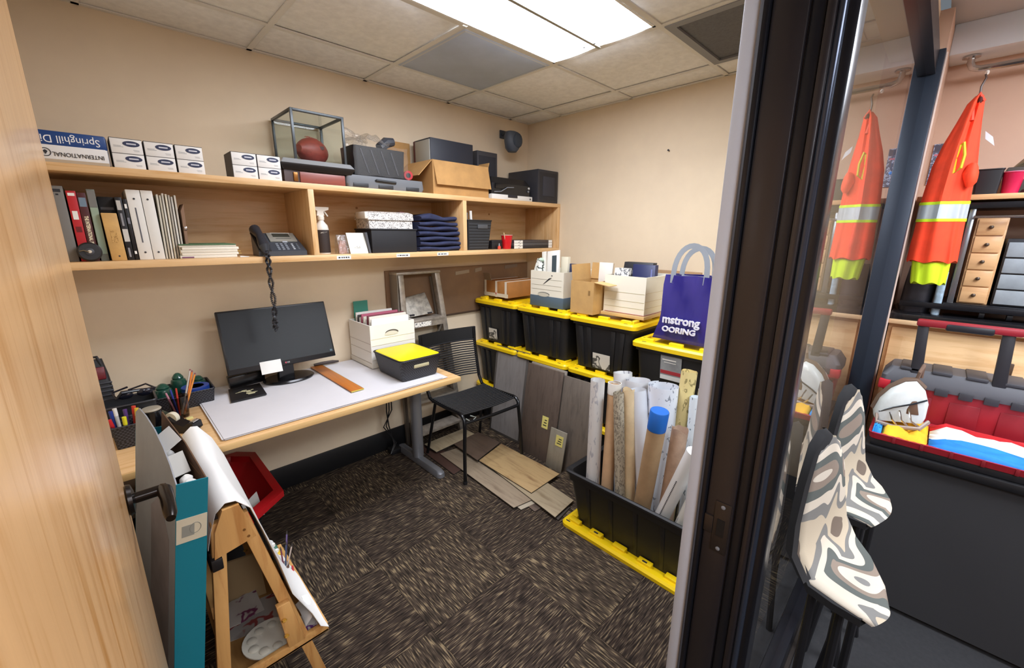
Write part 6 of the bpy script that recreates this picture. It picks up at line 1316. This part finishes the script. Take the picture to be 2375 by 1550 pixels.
part('strap', B().tube([(2.75, .0, CZ+.15), (2.73, .02, CZ+.2), (2.74, .07, CZ+.16)], .006, 6), BLACK, t)
t = thing('bubble_pack', 'pale blue crinkled package beside the dark bag', 'package', (2.78, -.03, CZ)); part('wrap', B().loft([rr(2.72, 2.76, -.04, -.015, .01, CZ), rr(2.715, 2.765, -.038, -.012, .012, CZ+.2)]).jitter(.006, 60), mat('#9db3c2', .25, vary=.15, vs=40), t); part('seal', B().box(2.715, 2.765, -.038, -.012, CZ+.2, CZ+.206), mat('#c3d2da', .3), t)
# shelf over the rack
t = thing('long_shelf', 'maple shelf plank above the steel rack', 'shelf', (2.87, -.6, 1.70))
part('board', B().box(2.70, OX1-.002, -1.6, .12, 1.70, 1.722, .002), wood('c99a66', 'e2ba88', (20, 2, 20), key='cab'), t)
part('bracket', B().box(2.74, OX1-.002, .08, .10, 1.69, 1.70), km, t); part('bracket', B().box(2.74, OX1-.002, -1.1, -1.08, 1.60, 1.70), km, t)
HZ = 1.7225
t = thing('black_bin', 'small black bin on the shelf behind the vest', 'bin', (2.78, -.095, HZ)); part('bin', B().loft([rr(2.73, 2.83, -.12, -.05, .008, HZ), rr(2.725, 2.835, -.125, -.045, .008, HZ+.1)]), BLACK, t); part('rim', B().tube(rr(2.725, 2.835, -.125, -.045, .008, HZ+.1), .003, 6, True), BLACK, t)
t = thing('pink_cup', 'magenta red plastic cup on the shelf above the rack', 'cup', (2.75, -.155, HZ)); part('cup', B().lathe([(.022, 0), (.024, .002), (.032, .082), (.034, .085), (.030, .083), (.02, .004)], (2.75, -.155, HZ), 24), mat('#c2204a', .35), t); part('rim', B().tube([(2.75+.033*math.cos(a*math.pi/12), -.155+.033*math.sin(a*math.pi/12), HZ+.085) for a in range(24)], .0022, 6, True), mat('#e06a8a', .35), t)
t = thing('white_bowl', 'cream bowl on a dark mat at the right of the shelf', 'bowl', (2.76, -.23, HZ)); part('bowl', B().lathe([(.02, .015), (.035, .03), (.05, .055), (.047, .055), (.02, .02)], (2.76, -.235, HZ), 24), mat('#dcd6bf', .4), t); part('mat', B().lathe([(.05, 0), (.052, .004), (.048, .0145)], (2.76, -.235, HZ), 24), mat('#2b2724', .5), t)
t = thing('ornament_row', 'bronze leaf ornament standing on the shelf box', 'ornament', (2.95, -.24, HZ)); part('box', B().box(2.90, 3.0, -.42, -.14, HZ, HZ+.12, .004), mat('#4a4440', .5), t)
part('leaf', B().tube([(2.93, -.16, HZ+.12), (2.92, -.19, HZ+.15), (2.92, -.24, HZ+.155), (2.92, -.30, HZ+.19)], [.004, .012, .014, .003], 8), mat('#8f8168', .3, .5), t); part('leaf', B().tube([(2.93, -.16, HZ+.12), (2.92, -.21, HZ+.13), (2.92, -.27, HZ+.14)], [.004, .011, .003], 8), mat('#6d6250', .3, .5), t)
t = thing('wall_poster', 'small colourful notice on the wall behind the vest', 'poster', (3.04, .08, 1.78)); part('sheet', B().box(3.043, 3.0485, .055, .115, 1.80, 1.99), printed('#5a5d70', '#a9b4cc', (20, 60, 60), .5), t)
part('header', B().box(3.0425, 3.044, .058, .112, 1.955, 1.985), mat('#4d4a58', .5), t); part('pink_line', B().box(3.0425, 3.044, .062, .108, 1.935, 1.943), mat('#c06a7c', .5), t); part('blue_dot', B().ball((3.043, .08, 1.87), .01, (.2, 1, 1), 8), mat('#3f86d8', .4), t)
# chrome garment rail
t = thing('garment_rail', 'chrome garment rail fixed under the soffit', 'rail', (2.95, -.3, 2.30))
part('flange', B().lathe([(.018, 0), (.03, .002), (.03, .008), (.016, .012)], (2.94, .055, 2.335), 20, (0, 0, -1)), CHROME, t)
part('bar', B().tube([(2.94, .055, 2.33), (2.94, .054, 2.305), (2.94, .045, 2.285), (2.94, .022, 2.276), (2.94, -.05, 2.275), (2.94, -.9, 2.275)], .013, 10), CHROME, t)
part('flange', B().lathe([(.018, 0), (.03, .002), (.03, .008), (.016, .012)], (2.94, -.89, 2.335), 20, (0, 0, -1)), CHROME, t)
part('bar', B().cyl((2.94, -.89, 2.33), (2.94, -.89, 2.27), .013), CHROME, t)
# hi-vis vest on a hanger
ORG = mat('#f0431c', .75, vary=.06, vs=14); SIL = mat('#b9c2c6', .35, .3); LIM = mat('#c6e318', .7)
t = thing('safety_vest', 'orange hi-vis safety vest with silver band and lime hem hanging from the rail', 'vest', (2.6, .02, 1.30))
VX = 2.62
prf = [(2.095, .0, .012, .02), (2.07, .005, .024, .03), (2.0, .012, .036, .035), (1.92, .02, .052, .04), (1.84, .025, .065, .042), (1.75, .028, .07, .045), (1.68, .03, .074, .046), (1.60, .03, .075, .046), (1.52, .03, .078, .046), (1.44, .028, .08, .045)]
def vring(z, c, w_, dpt, k=1.0, n=48):
    out = []
    for i in range(n):
        a = 2*math.pi*i/n; f_ = 1+.20*math.sin(3*a+z*3)+.16*math.sin(8*a+z*5)+.08*math.sin(13*a)
        out.append(V((VX+dpt*math.cos(a)*f_*k, c+w_*math.sin(a)*(1+.05*math.sin(5*a+z*6))*k, z+.006*math.sin(6*a)*(z < 1.46))))
    return out
def vseg(z0, z1, k=1.0):
    zs = sorted({z0, z1, *[p[0] for p in prf if z1 < p[0] < z0]}, reverse=True); out = []
    for z in zs:
        for (a, b_) in zip(prf, prf[1:]):
            if a[0] >= z >= b_[0]:
                u = (a[0]-z)/(a[0]-b_[0]); out.append(vring(z, *[a[q]+(b_[q]-a[q])*u for q in (1, 2, 3)], k)); break
    return out
part('fabric', B().loft(vseg(2.095, 1.44)), ORG, t, smooth=70)
bd = part('silver_band', B().loft(vseg(1.685, 1.615, 1.02), False, False), SIL, t, smooth=70)
for z in (1.685, 1.615): part('lime_edging', B().loft(vseg(z+.006, z-.006, 1.03), False, False), LIM, t, smooth=70)
part('lime_hem', B().loft([vring(1.45, .028, .062, .036), vring(1.38, .024, .058, .034), vring(1.345+.0, .022, .056, .032)]), LIM, t, smooth=70)
part('armhole', B().tube([(VX-.042, .012, 1.92), (VX-.048, .002, 1.87), (VX-.05, .004, 1.82), (VX-.046, .022, 1.80), (VX-.043, .026, 1.86), (VX-.042, .02, 1.91)], .005, 6, True), mat('#c9b81a', .6), t)
part('sleeve_fold', B().ball((VX-.035, -.03, 1.79), .035, (.7, .6, 1.4)).jitter(.008, 30), ORG, t, smooth=70)
part('collar', B().tube([(VX-.015, -.014, 2.07), (VX-.018, .0, 2.10), (VX-.015, .014, 2.07), (VX-.03, .006, 2.0)], .008, 8), mat('#e04a30', .7), t)
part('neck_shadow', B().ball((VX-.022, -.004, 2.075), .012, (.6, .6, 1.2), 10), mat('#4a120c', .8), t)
part('care_tag', B().hexa([(VX, -.045, 1.93), (VX, -.075, 1.90), (VX+.002, -.075, 1.90), (VX+.002, -.045, 1.93), (VX, -.04, 1.96), (VX, -.065, 1.935), (VX+.002, -.065, 1.935), (VX+.002, -.04, 1.96)]), mat('#c9cdd0', .5), t)
part('hanger_hook', B().tube([(VX, .0, 2.09), (VX, .002, 2.13), (VX+.005, -.006, 2.16), (VX+.012, -.002, 2.175)], .0035, 8), mat('#4d3a34', .4), t)
t = thing('bead_string', 'thin cord with a small white bead hanging from the rail to the vest', 'cord', (2.7, 0, 2.15)); part('cord', B().tube([(2.935, -.005, 2.262), (2.80, -.004, 2.21), (2.70, -.002, 2.18), (VX+.012, -.002, 2.173)], .0012, 5), mat('#b9a89c', .6), t); part('bead', B().ball((2.90, -.005, 2.245), .008, (1, 1, 1.3), 10), WHITE, t)
